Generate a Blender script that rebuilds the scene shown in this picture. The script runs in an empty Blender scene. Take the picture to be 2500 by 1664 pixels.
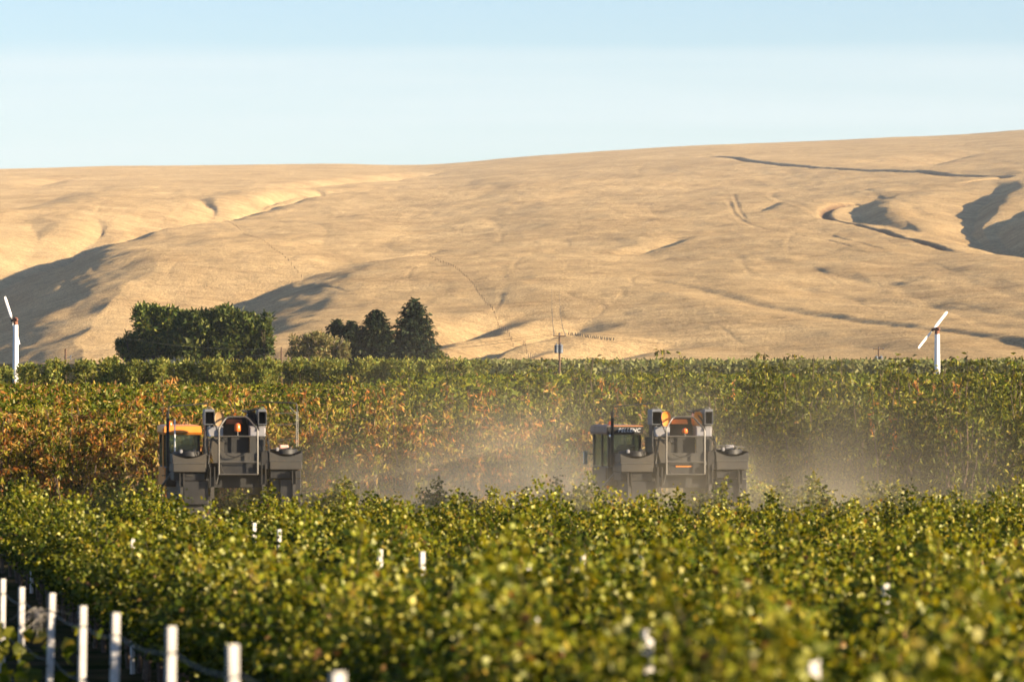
import bpy, bmesh, math, random
import numpy as np
from mathutils import Vector, Matrix

# ------------------------------------------------------------------ camera, sky, sun, exposure
SC = bpy.context.scene
COL = SC.collection
F = 11893.0            # focal length in photo pixels (2500 px wide, 12 degree view)
YH = 951.0             # photo row of the horizon
CZ = 4.3               # camera height above the valley floor

cam_d = bpy.data.cameras.new('camera')
cam = bpy.data.objects.new('camera', cam_d)
COL.objects.link(cam)
cam.location = (0, 0, CZ)
cam.rotation_euler = (math.pi / 2, 0, 0)
cam_d.sensor_width = 36.0
cam_d.lens = 36.0 * F / 2500.0
cam_d.shift_y = (YH - 832.0) / 2500.0
cam_d.clip_start = 0.5
cam_d.clip_end = 40000.0
cam_d.dof.use_dof = True
cam_d.dof.focus_distance = 230.0
cam_d.dof.aperture_fstop = 3.3
SC.camera = cam

SUN_EL = math.radians(13.5)
SUN_AZ = math.radians(108.0)       # clockwise from the view direction (+Y)

world = bpy.data.worlds.new('World')
SC.world = world
world.use_nodes = True
wn, wl = world.node_tree.nodes, world.node_tree.links
for n in list(wn):
    wn.remove(n)
w_out = wn.new('ShaderNodeOutputWorld')
w_bg = wn.new('ShaderNodeBackground')
w_bg.inputs['Strength'].default_value = 0.053
w_sky = wn.new('ShaderNodeTexSky')
w_sky.sky_type = 'NISHITA'
w_sky.sun_disc = False
w_sky.sun_elevation = SUN_EL
w_sky.sun_rotation = SUN_AZ
w_sky.altitude = 300
w_sky.air_density = 1.0
w_sky.dust_density = 0.4
w_sky.ozone_density = 2.0
# thin high cloud: horizontal streaks, denser below about four degrees of elevation
w_tc = wn.new('ShaderNodeTexCoord')
w_sep = wn.new('ShaderNodeSeparateXYZ')
wl.new(w_tc.outputs['Generated'], w_sep.inputs[0])
w_map = wn.new('ShaderNodeMapping')
w_map.inputs['Scale'].default_value = (3.0, 3.0, 60.0)
wl.new(w_tc.outputs['Generated'], w_map.inputs[0])
w_no = wn.new('ShaderNodeTexNoise')
w_no.inputs['Scale'].default_value = 1.3
w_no.inputs['Detail'].default_value = 5.0
w_no.inputs['Roughness'].default_value = 0.55
wl.new(w_map.outputs[0], w_no.inputs['Vector'])
w_m1 = wn.new('ShaderNodeMath'); w_m1.operation = 'MULTIPLY_ADD'
wl.new(w_no.outputs['Fac'], w_m1.inputs[0])
w_m1.inputs[1].default_value = 0.012
wl.new(w_sep.outputs['Z'], w_m1.inputs[2])
w_edge = wn.new('ShaderNodeMapRange'); w_edge.interpolation_type = 'SMOOTHSTEP'
w_edge.inputs['From Min'].default_value = 0.0790
w_edge.inputs['From Max'].default_value = 0.0725
wl.new(w_m1.outputs[0], w_edge.inputs['Value'])
w_var = wn.new('ShaderNodeMapRange')
w_var.inputs['From Min'].default_value = 0.3
w_var.inputs['From Max'].default_value = 0.7
w_var.inputs['To Min'].default_value = 0.2
w_var.inputs['To Max'].default_value = 0.75
wl.new(w_no.outputs['Fac'], w_var.inputs['Value'])
w_fac = wn.new('ShaderNodeMath'); w_fac.operation = 'MULTIPLY'
wl.new(w_edge.outputs[0], w_fac.inputs[0]); wl.new(w_var.outputs[0], w_fac.inputs[1])
w_tint = wn.new('ShaderNodeMix'); w_tint.data_type = 'RGBA'; w_tint.blend_type = 'MULTIPLY'
w_tint.inputs['Factor'].default_value = 1.0
wl.new(w_sky.outputs[0], w_tint.inputs['A'])
w_tint.inputs['B'].default_value = (0.91, 0.98, 1.20, 1)
w_mix = wn.new('ShaderNodeMix'); w_mix.data_type = 'RGBA'
wl.new(w_fac.outputs[0], w_mix.inputs['Factor'])
wl.new(w_tint.outputs['Result'], w_mix.inputs['A'])
w_mix.inputs['B'].default_value = (4.7, 5.2, 5.35, 1)
wl.new(w_mix.outputs['Result'], w_bg.inputs['Color'])
wl.new(w_bg.outputs[0], w_out.inputs['Surface'])

sun_d = bpy.data.lights.new('sun', 'SUN')
sun_d.energy = 5.0
sun_d.angle = math.radians(0.53)
sun_d.color = (1.0, 0.80, 0.55)
sun = bpy.data.objects.new('sun', sun_d)
COL.objects.link(sun)
sun_vec = Vector((math.sin(SUN_AZ) * math.cos(SUN_EL), math.cos(SUN_AZ) * math.cos(SUN_EL), math.sin(SUN_EL)))
sun.rotation_euler = sun_vec.to_track_quat('Z', 'Y').to_euler()
sun.location = sun_vec * 60 + Vector((0, 60, 0))

SC.view_settings.view_transform = 'Standard'
SC.view_settings.look = 'None'
SC.view_settings.gamma = 1.0
SC.view_settings.use_curve_mapping = False
SC.view_settings.exposure = 1.75
SC.render.engine = 'CYCLES'
SC.cycles.use_denoising = True
SC.cycles.max_bounces = 8
SC.cycles.transparent_max_bounces = 12
SC.cycles.volume_bounces = 1
SC.cycles.sample_clamp_indirect = 6.0

# ------------------------------------------------------------------ helpers
def px(u, v, d):
    """photo pixel at forward distance d -> world point"""
    return Vector(((u - 1250.0) / F * d, d, CZ + (YH - v) / F * d))

def pxx(u, d):
    return (u - 1250.0) / F * d

def pxz(v, d):
    return CZ + (YH - v) / F * d

GY = [-9000, -40, 0, 21.8, 58.8, 80, 130, 300, 480, 560, 650, 1000, 1500, 1560]
GZ = [2.6, 2.4, 1.9, 1.29, 0.27, 0.02, 0.0, 0.8, 2.5, 3.2, 4.5, 7.3, 12.2, 12.6]
def ground(y):
    return float(np.interp(y, GY, GZ))

def tag(o, label=None, cat=None, group=None, kind=None):
    if label: o['label'] = label
    if cat: o['category'] = cat
    if group: o['group'] = group
    if kind: o['kind'] = kind
    return o

def empty(name, loc=(0, 0, 0), rz=0.0):
    o = bpy.data.objects.new(name, None)
    COL.objects.link(o)
    o.location = loc
    o.rotation_euler = (0, 0, rz)
    o.empty_display_size = 0.2
    return o

def link(name, me, parent=None, mat=None):
    if mat is not None:
        me.materials.clear(); me.materials.append(mat)
    o = bpy.data.objects.new(name, me)
    COL.objects.link(o)
    if parent is not None:
        o.parent = parent
    return o

def copy_tree(o, parent=None):
    c = o.copy()
    COL.objects.link(c)
    c.parent = parent
    for ch in o.children:
        copy_tree(ch, c)
    return c

def mesh_np(name, verts, faces, colors=None, smooth=False):
    """verts (n,3); faces (m,k) of one size k, or a list of such arrays"""
    me = bpy.data.meshes.new(name)
    if not isinstance(faces, list):
        faces = [faces]
    verts = np.asarray(verts, dtype=np.float32)
    loops = np.concatenate([np.asarray(f, dtype=np.int32).ravel() for f in faces])
    sizes = np.concatenate([np.full(len(f), np.asarray(f).shape[1], dtype=np.int32) for f in faces])
    me.vertices.add(len(verts)); me.vertices.foreach_set('co', verts.ravel())
    me.loops.add(len(loops)); me.loops.foreach_set('vertex_index', loops)
    me.polygons.add(len(sizes))
    starts = np.zeros(len(sizes), dtype=np.int32); starts[1:] = np.cumsum(sizes)[:-1]
    me.polygons.foreach_set('loop_start', starts)
    me.polygons.foreach_set('loop_total', sizes)
    if smooth:
        me.polygons.foreach_set('use_smooth', np.ones(len(sizes), dtype=bool))
    me.update(calc_edges=True)
    if colors is not None:
        a = me.color_attributes.new('Col', 'FLOAT_COLOR', 'POINT')
        c = np.ones((len(verts), 4), dtype=np.float32); c[:, :3] = colors
        a.data.foreach_set('color', c.ravel())
    return me

class MB:
    """collects boxes, tubes, prisms and lathes into one mesh"""
    def __init__(self):
        self.v, self.f = [], []
    def _add(self, vs, fs):
        b = len(self.v)
        self.v += [tuple(p) for p in vs]
        self.f += [tuple(i + b for i in f) for f in fs]
        return self
    def hexa(self, p):           # 8 points: bottom ring 0-3, top ring 4-7
        return self._add(p, [(3, 2, 1, 0), (4, 5, 6, 7), (0, 1, 5, 4), (1, 2, 6, 5), (2, 3, 7, 6), (3, 0, 4, 7)])
    def box(self, x0, x1, y0, y1, z0, z1, c=0.0):
        if c <= 0:
            return self.hexa([(x0, y0, z0), (x1, y0, z0), (x1, y1, z0), (x0, y1, z0),
                              (x0, y0, z1), (x1, y0, z1), (x1, y1, z1), (x0, y1, z1)])
        pts = [(x0 + c, y0), (x1 - c, y0), (x1, y0 + c), (x1, y1 - c), (x1 - c, y1), (x0 + c, y1), (x0, y1 - c), (x0, y0 + c)]
        ins = [(x0 + 2 * c, y0 + c), (x1 - 2 * c, y0 + c), (x1 - c, y0 + 2 * c), (x1 - c, y1 - 2 * c), (x1 - 2 * c, y1 - c), (x0 + 2 * c, y1 - c), (x0 + c, y1 - 2 * c), (x0 + c, y0 + 2 * c)]
        rings = [[(a, b, z0) for a, b in ins], [(a, b, z0 + c) for a, b in pts], [(a, b, z1 - c) for a, b in pts], [(a, b, z1) for a, b in ins]]
        return self.loft(rings)
    def loft(self, rings, cap=True):
        n = len(rings[0]); vs = [p for r in rings for p in r]; fs = []
        for k in range(len(rings) - 1):
            for i in range(n):
                j = (i + 1) % n
                fs.append((k * n + i, k * n + j, (k + 1) * n + j, (k + 1) * n + i))
        if cap:
            fs.append(tuple(reversed(range(n))))
            fs.append(tuple(range((len(rings) - 1) * n, len(rings) * n)))
        return self._add(vs, fs)
    def prism_xz(self, pts, y0, y1):      # outline in x,z pushed along y
        return self.loft([[(x, y0, z) for x, z in pts], [(x, y1, z) for x, z in pts]])
    def tube(self, pts, r, n=8, r1=None):
        pts = [Vector(p) for p in pts]
        rings = []
        up = None
        for i, p in enumerate(pts):
            a = pts[max(i - 1, 0)]; b = pts[min(i + 1, len(pts) - 1)]
            d = (b - a).normalized()
            if up is None:
                up = Vector((0, 0, 1)) if abs(d.z) < 0.9 else Vector((1, 0, 0))
            s = d.cross(up).normalized(); up = s.cross(d).normalized()
            rr = r if r1 is None else r + (r1 - r) * i / max(len(pts) - 1, 1)
            rings.append([tuple(p + (s * math.cos(2 * math.pi * k / n) + up * math.sin(2 * math.pi * k / n)) * rr) for k in range(n)])
        return self.loft(rings)
    def lathe(self, prof, c, axis='z', n=20):
        rings = []
        for r, h in prof:
            ring = []
            for k in range(n):
                a = 2 * math.pi * k / n
                q = (r * math.cos(a), r * math.sin(a), h)
                if axis == 'y': q = (q[0], q[2], -q[1])
                if axis == 'x': q = (q[2], q[0], q[1])
                ring.append((c[0] + q[0], c[1] + q[1], c[2] + q[2]))
            rings.append(ring)
        return self.loft(rings)
    def mesh(self, name, smooth=False):
        me = bpy.data.meshes.new(name)
        me.from_pydata(self.v, [], self.f)
        me.validate()
        bm = bmesh.new(); bm.from_mesh(me)
        bmesh.ops.recalc_face_normals(bm, faces=bm.faces)
        bm.to_mesh(me); bm.free()
        if smooth:
            me.polygons.foreach_set('use_smooth', [True] * len(me.polygons))
            try: me.set_sharp_from_angle(angle=math.radians(40))
            except Exception: pass
        return me
    def build(self, name, mat, parent=None, smooth=False):
        return link(name, self.mesh(name, smooth), parent, mat)

# value noise / fbm for terrain
def _hash(ix, iy, seed):
    h = (ix * 374761393 + iy * 668265263 + seed * 1274126177) & 0x7fffffff
    h = ((h ^ (h >> 13)) * 1274126177) & 0x7fffffff
    return ((h ^ (h >> 16)) & 0xffff) / 65535.0

def vnoise(x, y, seed=0):
    ix = np.floor(x).astype(np.int64); iy = np.floor(y).astype(np.int64)
    fx = x - ix; fy = y - iy
    sx = fx * fx * fx * (fx * (fx * 6 - 15) + 10); sy = fy * fy * fy * (fy * (fy * 6 - 15) + 10)
    a = _hash(ix, iy, seed); b = _hash(ix + 1, iy, seed); c = _hash(ix, iy + 1, seed); d = _hash(ix + 1, iy + 1, seed)
    return (a + (b - a) * sx) * (1 - sy) + (c + (d - c) * sx) * sy - 0.5

# ------------------------------------------------------------------ materials
def nmat(name):
    m = bpy.data.materials.new(name); m.use_nodes = True
    nt = m.node_tree
    for n in list(nt.nodes): nt.nodes.remove(n)
    out = nt.nodes.new('ShaderNodeOutputMaterial')
    return m, nt.nodes, nt.links, out

def leaf_mat(name, trans=0.45, tint=(1.15, 1.0, 0.55), gloss=0.06):
    m, N, L, out = nmat(name)
    at = N.new('ShaderNodeAttribute'); at.attribute_name = 'Col'
    oi = N.new('ShaderNodeObjectInfo')
    hs = N.new('ShaderNodeHueSaturation')
    mr = N.new('ShaderNodeMapRange'); mr.inputs['To Min'].default_value = 0.82; mr.inputs['To Max'].default_value = 1.18
    L.new(oi.outputs['Random'], mr.inputs['Value']); L.new(mr.outputs[0], hs.inputs['Value'])
    L.new(at.outputs['Color'], hs.inputs['Color'])
    df = N.new('ShaderNodeBsdfDiffuse'); L.new(hs.outputs[0], df.inputs['Color'])
    mu = N.new('ShaderNodeMix'); mu.data_type = 'RGBA'; mu.blend_type = 'MULTIPLY'; mu.inputs['Factor'].default_value = 1
    L.new(hs.outputs[0], mu.inputs['A']); mu.inputs['B'].default_value = tint + (1,)
    tr = N.new('ShaderNodeBsdfTranslucent'); L.new(mu.outputs['Result'], tr.inputs['Color'])
    mx = N.new('ShaderNodeMixShader'); mx.inputs[0].default_value = trans
    L.new(df.outputs[0], mx.inputs[1]); L.new(tr.outputs[0], mx.inputs[2])
    gl = N.new('ShaderNodeBsdfGlossy'); gl.inputs['Roughness'].default_value = 0.42
    gl.inputs['Color'].default_value = (0.8, 0.78, 0.42, 1)
    m2 = N.new('ShaderNodeMixShader'); m2.inputs[0].default_value = gloss
    L.new(mx.outputs[0], m2.inputs[1]); L.new(gl.outputs[0], m2.inputs[2])
    L.new(m2.outputs[0], out.inputs['Surface'])
    return m

def surf_mat(name, col, rough=0.6, metal=0.0, var=0.25, scale=6.0, dirt=None, dirt_amt=0.0, bump=0.0, spec=0.5, coat=0.0):
    m, N, L, out = nmat(name)
    p = N.new('ShaderNodeBsdfPrincipled')
    tc = N.new('ShaderNodeTexCoord')
    no = N.new('ShaderNodeTexNoise'); no.inputs['Scale'].default_value = scale; no.inputs['Detail'].default_value = 6
    L.new(tc.outputs['Object'], no.inputs['Vector'])
    mr = N.new('ShaderNodeMapRange'); mr.inputs['From Min'].default_value = 0.3; mr.inputs['From Max'].default_value = 0.7
    mr.inputs['To Min'].default_value = 1 - var; mr.inputs['To Max'].default_value = 1 + var
    L.new(no.outputs['Fac'], mr.inputs['Value'])
    hs = N.new('ShaderNodeHueSaturation'); hs.inputs['Color'].default_value = tuple(col) + (1,)
    L.new(mr.outputs[0], hs.inputs['Value'])
    cur = hs.outputs[0]
    if dirt is not None:
        n2 = N.new('ShaderNodeTexNoise'); n2.inputs['Scale'].default_value = scale * 0.4; n2.inputs['Detail'].default_value = 8
        L.new(tc.outputs['Object'], n2.inputs['Vector'])
        r2 = N.new('ShaderNodeMapRange'); r2.inputs['From Min'].default_value = 0.35; r2.inputs['From Max'].default_value = 0.65
        r2.inputs['To Max'].default_value = dirt_amt
        L.new(n2.outputs['Fac'], r2.inputs['Value'])
        mx = N.new('ShaderNodeMix'); mx.data_type = 'RGBA'
        L.new(r2.outputs[0], mx.inputs['Factor']); L.new(cur, mx.inputs['A']); mx.inputs['B'].default_value = tuple(dirt) + (1,)
        cur = mx.outputs['Result']
    L.new(cur, p.inputs['Base Color'])
    p.inputs['Roughness'].default_value = rough
    p.inputs['Metallic'].default_value = metal
    p.inputs['Specular IOR Level'].default_value = spec
    if coat: p.inputs['Coat Weight'].default_value = coat
    if bump:
        b = N.new('ShaderNodeBump'); b.inputs['Strength'].default_value = bump; b.inputs['Distance'].default_value = 0.01
        L.new(no.outputs['Fac'], b.inputs['Height']); L.new(b.outputs[0], p.inputs['Normal'])
    L.new(p.outputs[0], out.inputs['Surface'])
    return m

def flat_mat(name, col, rough=0.5, metal=0.0):
    m, N, L, out = nmat(name)
    p = N.new('ShaderNodeBsdfPrincipled')
    p.inputs['Base Color'].default_value = tuple(col) + (1,)
    p.inputs['Roughness'].default_value = rough; p.inputs['Metallic'].default_value = metal
    L.new(p.outputs[0], out.inputs['Surface'])
    return m

def glass_mat(name, col=(0.75, 0.85, 0.8), clear=0.75):
    m, N, L, out = nmat(name)
    t = N.new('ShaderNodeBsdfTransparent'); t.inputs['Color'].default_value = tuple(col) + (1,)
    g = N.new('ShaderNodeBsdfGlossy'); g.inputs['Roughness'].default_value = 0.08; g.inputs['Color'].default_value = (0.8, 0.85, 0.85, 1)
    d = N.new('ShaderNodeBsdfDiffuse'); d.inputs['Color'].default_value = (0.12, 0.12, 0.09, 1)
    a = N.new('ShaderNodeMixShader'); a.inputs[0].default_value = 0.5
    L.new(g.outputs[0], a.inputs[1]); L.new(d.outputs[0], a.inputs[2])
    b = N.new('ShaderNodeMixShader'); b.inputs[0].default_value = 1 - clear
    L.new(t.outputs[0], b.inputs[1]); L.new(a.outputs[0], b.inputs[2])
    L.new(b.outputs[0], out.inputs['Surface'])
    return m

M = {}
M['vine_leaf'] = leaf_mat('vine_leaf', 0.42, (1.40, 1.15, 0.40), 0.03)
M['orchard_leaf'] = leaf_mat('orchard_leaf', 0.42, (1.25, 1.0, 0.45), 0.02)
M['tree_leaf'] = leaf_mat('tree_leaf', 0.3, (1.1, 1.0, 0.6), 0.02)
M['needle'] = leaf_mat('needle', 0.12, (1.0, 1.0, 0.7), 0.01)
M['bark'] = surf_mat('bark', (0.09, 0.06, 0.04), 0.9, var=0.4, scale=14, bump=0.6)
M['bark_pale'] = surf_mat('bark_pale', (0.32, 0.26, 0.2), 0.9, var=0.3, scale=10)
M['steel_post'] = surf_mat('steel_post', (0.50, 0.49, 0.47), 0.55, 0.0, var=0.2, scale=9, dirt=(0.30, 0.25, 0.19), dirt_amt=0.6)
M['wire'] = surf_mat('wire', (0.03, 0.034, 0.022), 0.7, 0.2, var=0.2)
M['white_paint'] = surf_mat('white_paint', (0.82, 0.82, 0.80), 0.5, var=0.06, scale=2, dirt=(0.55, 0.48, 0.40), dirt_amt=0.25)
M['rust'] = surf_mat('rust', (0.20, 0.075, 0.04), 0.75, var=0.4, scale=5)
M['dark_metal'] = surf_mat('dark_metal', (0.016, 0.017, 0.019), 0.55, 0.2, var=0.3, scale=5, dirt=(0.06, 0.048, 0.033), dirt_amt=0.35)
M['grey_metal'] = surf_mat('grey_metal', (0.036, 0.036, 0.034), 0.6, 0.1, var=0.18, scale=4, dirt=(0.075, 0.060, 0.040), dirt_amt=0.7)
M['tube_metal'] = surf_mat('tube_metal', (0.085, 0.083, 0.078), 0.45, 0.3, var=0.15, scale=6, dirt=(0.14, 0.115, 0.08), dirt_amt=0.4)
M['pole_wood'] = surf_mat('pole_wood', (0.11, 0.065, 0.04), 0.9, var=0.35, scale=6, bump=0.4)
M['transformer'] = surf_mat('transformer', (0.13, 0.15, 0.18), 0.5, 0.0, var=0.1)
M['orange_paint'] = surf_mat('orange_paint', (0.85, 0.26, 0.02), 0.42, var=0.1, scale=4, dirt=(0.4, 0.26, 0.12), dirt_amt=0.35)
M['white_plastic'] = surf_mat('white_plastic', (0.22, 0.225, 0.25), 0.5, var=0.08, scale=4, dirt=(0.42, 0.36, 0.3), dirt_amt=0.4)
M['black'] = surf_mat('black', (0.012, 0.012, 0.012), 0.7, var=0.2)
M['rubber'] = surf_mat('rubber', (0.025, 0.024, 0.023), 0.85, var=0.3, scale=8, dirt=(0.2, 0.16, 0.1), dirt_amt=0.5)
M['beacon'] = surf_mat('beacon', (0.9, 0.16, 0.02), 0.25, var=0.05)
M['glass'] = glass_mat('cab_glass')
M['letters'] = flat_mat('letters', (0.85, 0.85, 0.85), 0.6)
M['mirror'] = flat_mat('mirror', (0.8, 0.84, 0.9), 0.12, 0.9)
M['red_tape'] = flat_mat('red_tape', (0.65, 0.03, 0.03), 0.5)
M['seat_cloth'] = surf_mat('seat_cloth', (0.05, 0.05, 0.05), 0.9)
M['dry_grass'] = surf_mat('dry_grass', (0.22, 0.20, 0.17), 0.9)
M['bird'] = flat_mat('bird', (0.02, 0.02, 0.022), 0.7)
# ------------------------------------------------------------------ ground sheet
def ground_mat():
    m, N, L, out = nmat('ground_soil')
    p = N.new('ShaderNodeBsdfPrincipled'); p.inputs['Roughness'].default_value = 1.0; p.inputs['Specular IOR Level'].default_value = 0.0
    tc = N.new('ShaderNodeTexCoord')
    n1 = N.new('ShaderNodeTexNoise'); n1.inputs['Scale'].default_value = 0.6; n1.inputs['Detail'].default_value = 8
    n2 = N.new('ShaderNodeTexNoise'); n2.inputs['Scale'].default_value = 9; n2.inputs['Detail'].default_value = 6
    L.new(tc.outputs['Object'], n1.inputs['Vector']); L.new(tc.outputs['Object'], n2.inputs['Vector'])
    r = N.new('ShaderNodeValToRGB')
    r.color_ramp.elements[0].position = 0.38; r.color_ramp.elements[0].color = (0.020, 0.026, 0.009, 1)
    r.color_ramp.elements[1].position = 0.62; r.color_ramp.elements[1].color = (0.055, 0.045, 0.024, 1)
    L.new(n1.outputs['Fac'], r.inputs[0])
    mx = N.new('ShaderNodeMix'); mx.data_type = 'RGBA'; mx.blend_type = 'OVERLAY'; mx.inputs['Factor'].default_value = 0.5
    L.new(r.outputs[0], mx.inputs['A']); L.new(n2.outputs['Color'], mx.inputs['B'])
    L.new(mx.outputs['Result'], p.inputs['Base Color'])
    b = N.new('ShaderNodeBump'); b.inputs['Strength'].default_value = 0.7; b.inputs['Distance'].default_value = 0.06
    L.new(n2.outputs['Fac'], b.inputs['Height']); L.new(b.outputs[0], p.inputs['Normal'])
    L.new(p.outputs[0], out.inputs['Surface'])
    return m

def build_ground():
    ys = [-9000, -3000, -600, -100, -40] + list(range(-20, 120, 4)) + list(range(120, 700, 20)) + [750, 850, 1000, 1200, 1400, 1500, 1560]
    xs = [-12000, -5000, -1500, -400, -120] + list(range(-60, 61, 4)) + [120, 400, 1500, 5000, 12000]
    X, Y = np.meshgrid(xs, ys)
    Z = np.interp(Y, GY, GZ)
    Z = Z + vnoise(X / 5.0, Y / 5.0, 3) * 0.05 * (np.abs(X) < 130)
    nx, ny = len(xs), len(ys)
    idx = np.arange(nx * ny).reshape(ny, nx)
    f = np.stack([idx[:-1, :-1], idx[:-1, 1:], idx[1:, 1:], idx[1:, :-1]], -1).reshape(-1, 4)
    me = mesh_np('ground', np.stack([X, Y, Z], -1).reshape(-1, 3), f, smooth=True)
    tag(link('ground', me, None, ground_mat()), kind='structure')

# ------------------------------------------------------------------ hills
VR_U = [-3000, -1400, 0, 300, 640, 900, 1020, 1100, 1250, 1500, 1750, 2000, 2250, 2360, 2500, 2900, 3900, 5500]
VR_V = [470, 440, 413, 405, 400, 401, 405, 399, 383, 367, 351, 343, 331, 328, 314, 300, 330, 420]
S_S = [0, .08, .27, .46, .56, .65, .75, .85, .93, 1.0]
S_Y = [1500, 1750, 2250, 2750, 3050, 3450, 4100, 5000, 5700, 7400]
V0 = 890.0
_vu = np.arange(-3000, 5501, 10.0)
_vv = np.interp(_vu, VR_U, VR_V)
for _ in range(3):
    _vv[12:-12] = np.convolve(_vv, np.ones(13) / 13, 'same')[12:-12]
def vr(u):
    return np.interp(u, _vu, _vv)
_sk = np.linspace(0, 1, 400)
_yk = np.interp(_sk, S_S, S_Y)
for _ in range(3):
    _yk[20:-20] = np.convolve(_yk, np.ones(41) / 41, 'same')[20:-20]
def hill_y(u, v):
    s = np.clip((V0 - v) / (V0 - vr(u)), 0, 1)
    return np.interp(s, _sk, _yk)
def hill_v(u, y):
    s = np.interp(y, _yk, _sk)
    return V0 - s * (V0 - vr(u))
def hill_base(u, y):
    """height of the smooth hill on the ray column u at distance y"""
    z = CZ + (YH - hill_v(u, np.minimum(y, 7400.0))) / F * np.minimum(y, 7400.0)
    back = np.maximum(y - 7400.0, 0)
    return z + back * 0.035 - back ** 2 * 0.00004
def hp(u, v):
    y = float(hill_y(u, v))
    return ((u - 1250) / F * y, y)

def dist_poly(X, Y, pts):
    """signed distance to a polyline (positive = right side seen along it) and its running parameter 0..1"""
    best = np.full(X.shape, 1e9); sgn = np.ones(X.shape); par = np.zeros(X.shape)
    n = len(pts) - 1
    for i in range(n):
        ax, ay = pts[i]; bx, by = pts[i + 1]
        dx, dy = bx - ax, by - ay
        l2 = dx * dx + dy * dy
        t = np.clip(((X - ax) * dx + (Y - ay) * dy) / l2, 0, 1)
        qx, qy = X - (ax + t * dx), Y - (ay + t * dy)
        d = np.hypot(qx, qy)
        m = d < best
        best = np.where(m, d, best)
        sgn = np.where(m, np.sign(dx * qy - dy * qx), sgn)
        par = np.where(m, (i + t) / n, par)
    return best * np.where(sgn == 0, 1, sgn), par

def smooth_poly(px_pts, k=6):
    """photo-pixel polyline -> world x,y polyline, Catmull-Rom smoothed"""
    P = [np.array(hp(u, v)) for u, v in px_pts]
    out = []
    for i in range(len(P) - 1):
        p0 = P[max(i - 1, 0)]; p1 = P[i]; p2 = P[i + 1]; p3 = P[min(i + 2, len(P) - 1)]
        for j in range(k):
            t = j / k
            out.append(tuple(0.5 * ((2 * p1) + (-p0 + p2) * t + (2 * p0 - 5 * p1 + 4 * p2 - p3) * t * t + (-p0 + 3 * p1 - 3 * p2 + p3) * t ** 3)))
    out.append(tuple(P[-1]))
    return out

# gullies: points run uphill (near to far); depth at the points, half-width of left and right bank in metres
GULLIES = [
    # px points, depths, width of the left bank, width of the right bank (one number or one per point)
    ([(-560, 885), (-330, 760), (-130, 655), (0, 606), (130, 576), (300, 548), (540, 512), (780, 474), (960, 453)],
     [54, 47, 37, 27, 20, 15, 11, 9, 0], [330, 300, 220, 165, 125, 90, 75, 60, 40], [230, 200, 150, 95, 70, 52, 44, 40, 30]),
    ([(130, 578), (300, 549), (420, 532), (540, 513), (620, 500), (700, 487), (780, 474), (880, 462), (980, 452)], [7, 9, 8, 9, 13, 15, 18, 13, 0], 15, 22),
    ([(-120, 895), (60, 880), (200, 842), (330, 790), (470, 722), (600, 672), (740, 648), (900, 618), (1080, 600)],
     [16, 22, 26, 26, 23, 16, 8, 3, 0], 190, [90, 90, 90, 90, 80, 70, 50, 40, 30]),
    ([(470, 520), (520, 505), (505, 496), (480, 488)], [6, 6, 5, 0], 24, 20),
    ([(180, 562), (222, 550), (246, 540), (236, 528)], [8, 9, 7, 0], 28, 24),
    ([(560, 510), (700, 478), (785, 472), (768, 460)], [7, 9, 9, 0], 26, 24),
    ([(30, 585), (90, 560), (70, 540), (20, 530)], [6, 5, 3, 0], 60, 34),
    ([(640, 457), (760, 446), (900, 436), (1000, 424), (1120, 414)], [4, 14, 14, 8, 0], 55, 46),
    ([(90, 452), (140, 438), (230, 428)], [2, 6, 0], 50, 34),
    ([(-40, 520), (30, 508), (120, 490), (200, 470)], [5, 6, 4, 0], 90, 60),
    ([(860, 622), (930, 620), (1010, 607), (1080, 596)], [1, 5, 4, 0], 14, 16),
    ([(1480, 600), (1550, 597), (1640, 578), (1660, 566)], [1, 5, 4.5, 0], 26, 14),
    # foot of the hill
    ([(960, 830), (1080, 802), (1200, 772), (1300, 752)], [7, 7, 5, 0], 26, 24),
    ([(960, 884), (1080, 856), (1250, 812), (1400, 775), (1440, 765)], [9, 10, 9, 5, 0], 28, 28),
    ([(1000, 892), (1160, 872), (1290, 842), (1420, 828)], [6, 7, 5, 0], 26, 24),
    ([(1240, 890), (1400, 858), (1520, 832), (1680, 812)], [8, 9, 8, 0], 30, 30),
    ([(2720, 880), (2500, 846), (2290, 806), (2050, 772), (1850, 744), (1640, 694), (1480, 662)], [1.6, 1.7, 1.8, 1.7, 1.4, 0.9, 0], 30, 9),
    ([(2600, 790), (2300, 745), (2100, 725), (1900, 690)], [1.2, 1.2, 1, 0], 50, 16),
    ([(2140, 690), (1980, 650), (1820, 620)], [1.2, 1.2, 0], 50, 16),
    # right-hand canyon
    ([(2900, 640), (2700, 614), (2520, 582), (2400, 556), (2378, 520), (2398, 490), (2440, 468), (2430, 452)],
     [22, 18, 13, 11, 11, 10, 7, 0], 70, [60, 48, 32, 28, 26, 26, 24, 20]),
    ([(2520, 582), (2440, 545), (2480, 515), (2600, 485)], [11, 10, 8, 0], 50, 30),
    ([(2330, 560), (2180, 534), (2105, 520), (2085, 503), (2120, 484), (2160, 474)], [2, 5, 7, 7, 5, 0], 44, 28),
    ([(2230, 400), (2300, 378), (2420, 366), (2560, 355)], [4, 9, 6, 0], 90, 48),
    ([(2080, 392), (2140, 386), (2200, 384)], [2, 4, 0], 34, 20),
    ([(1840, 512), (1880, 496), (1920, 480)], [1.5, 2.5, 0], 30, 14),
]
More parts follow.
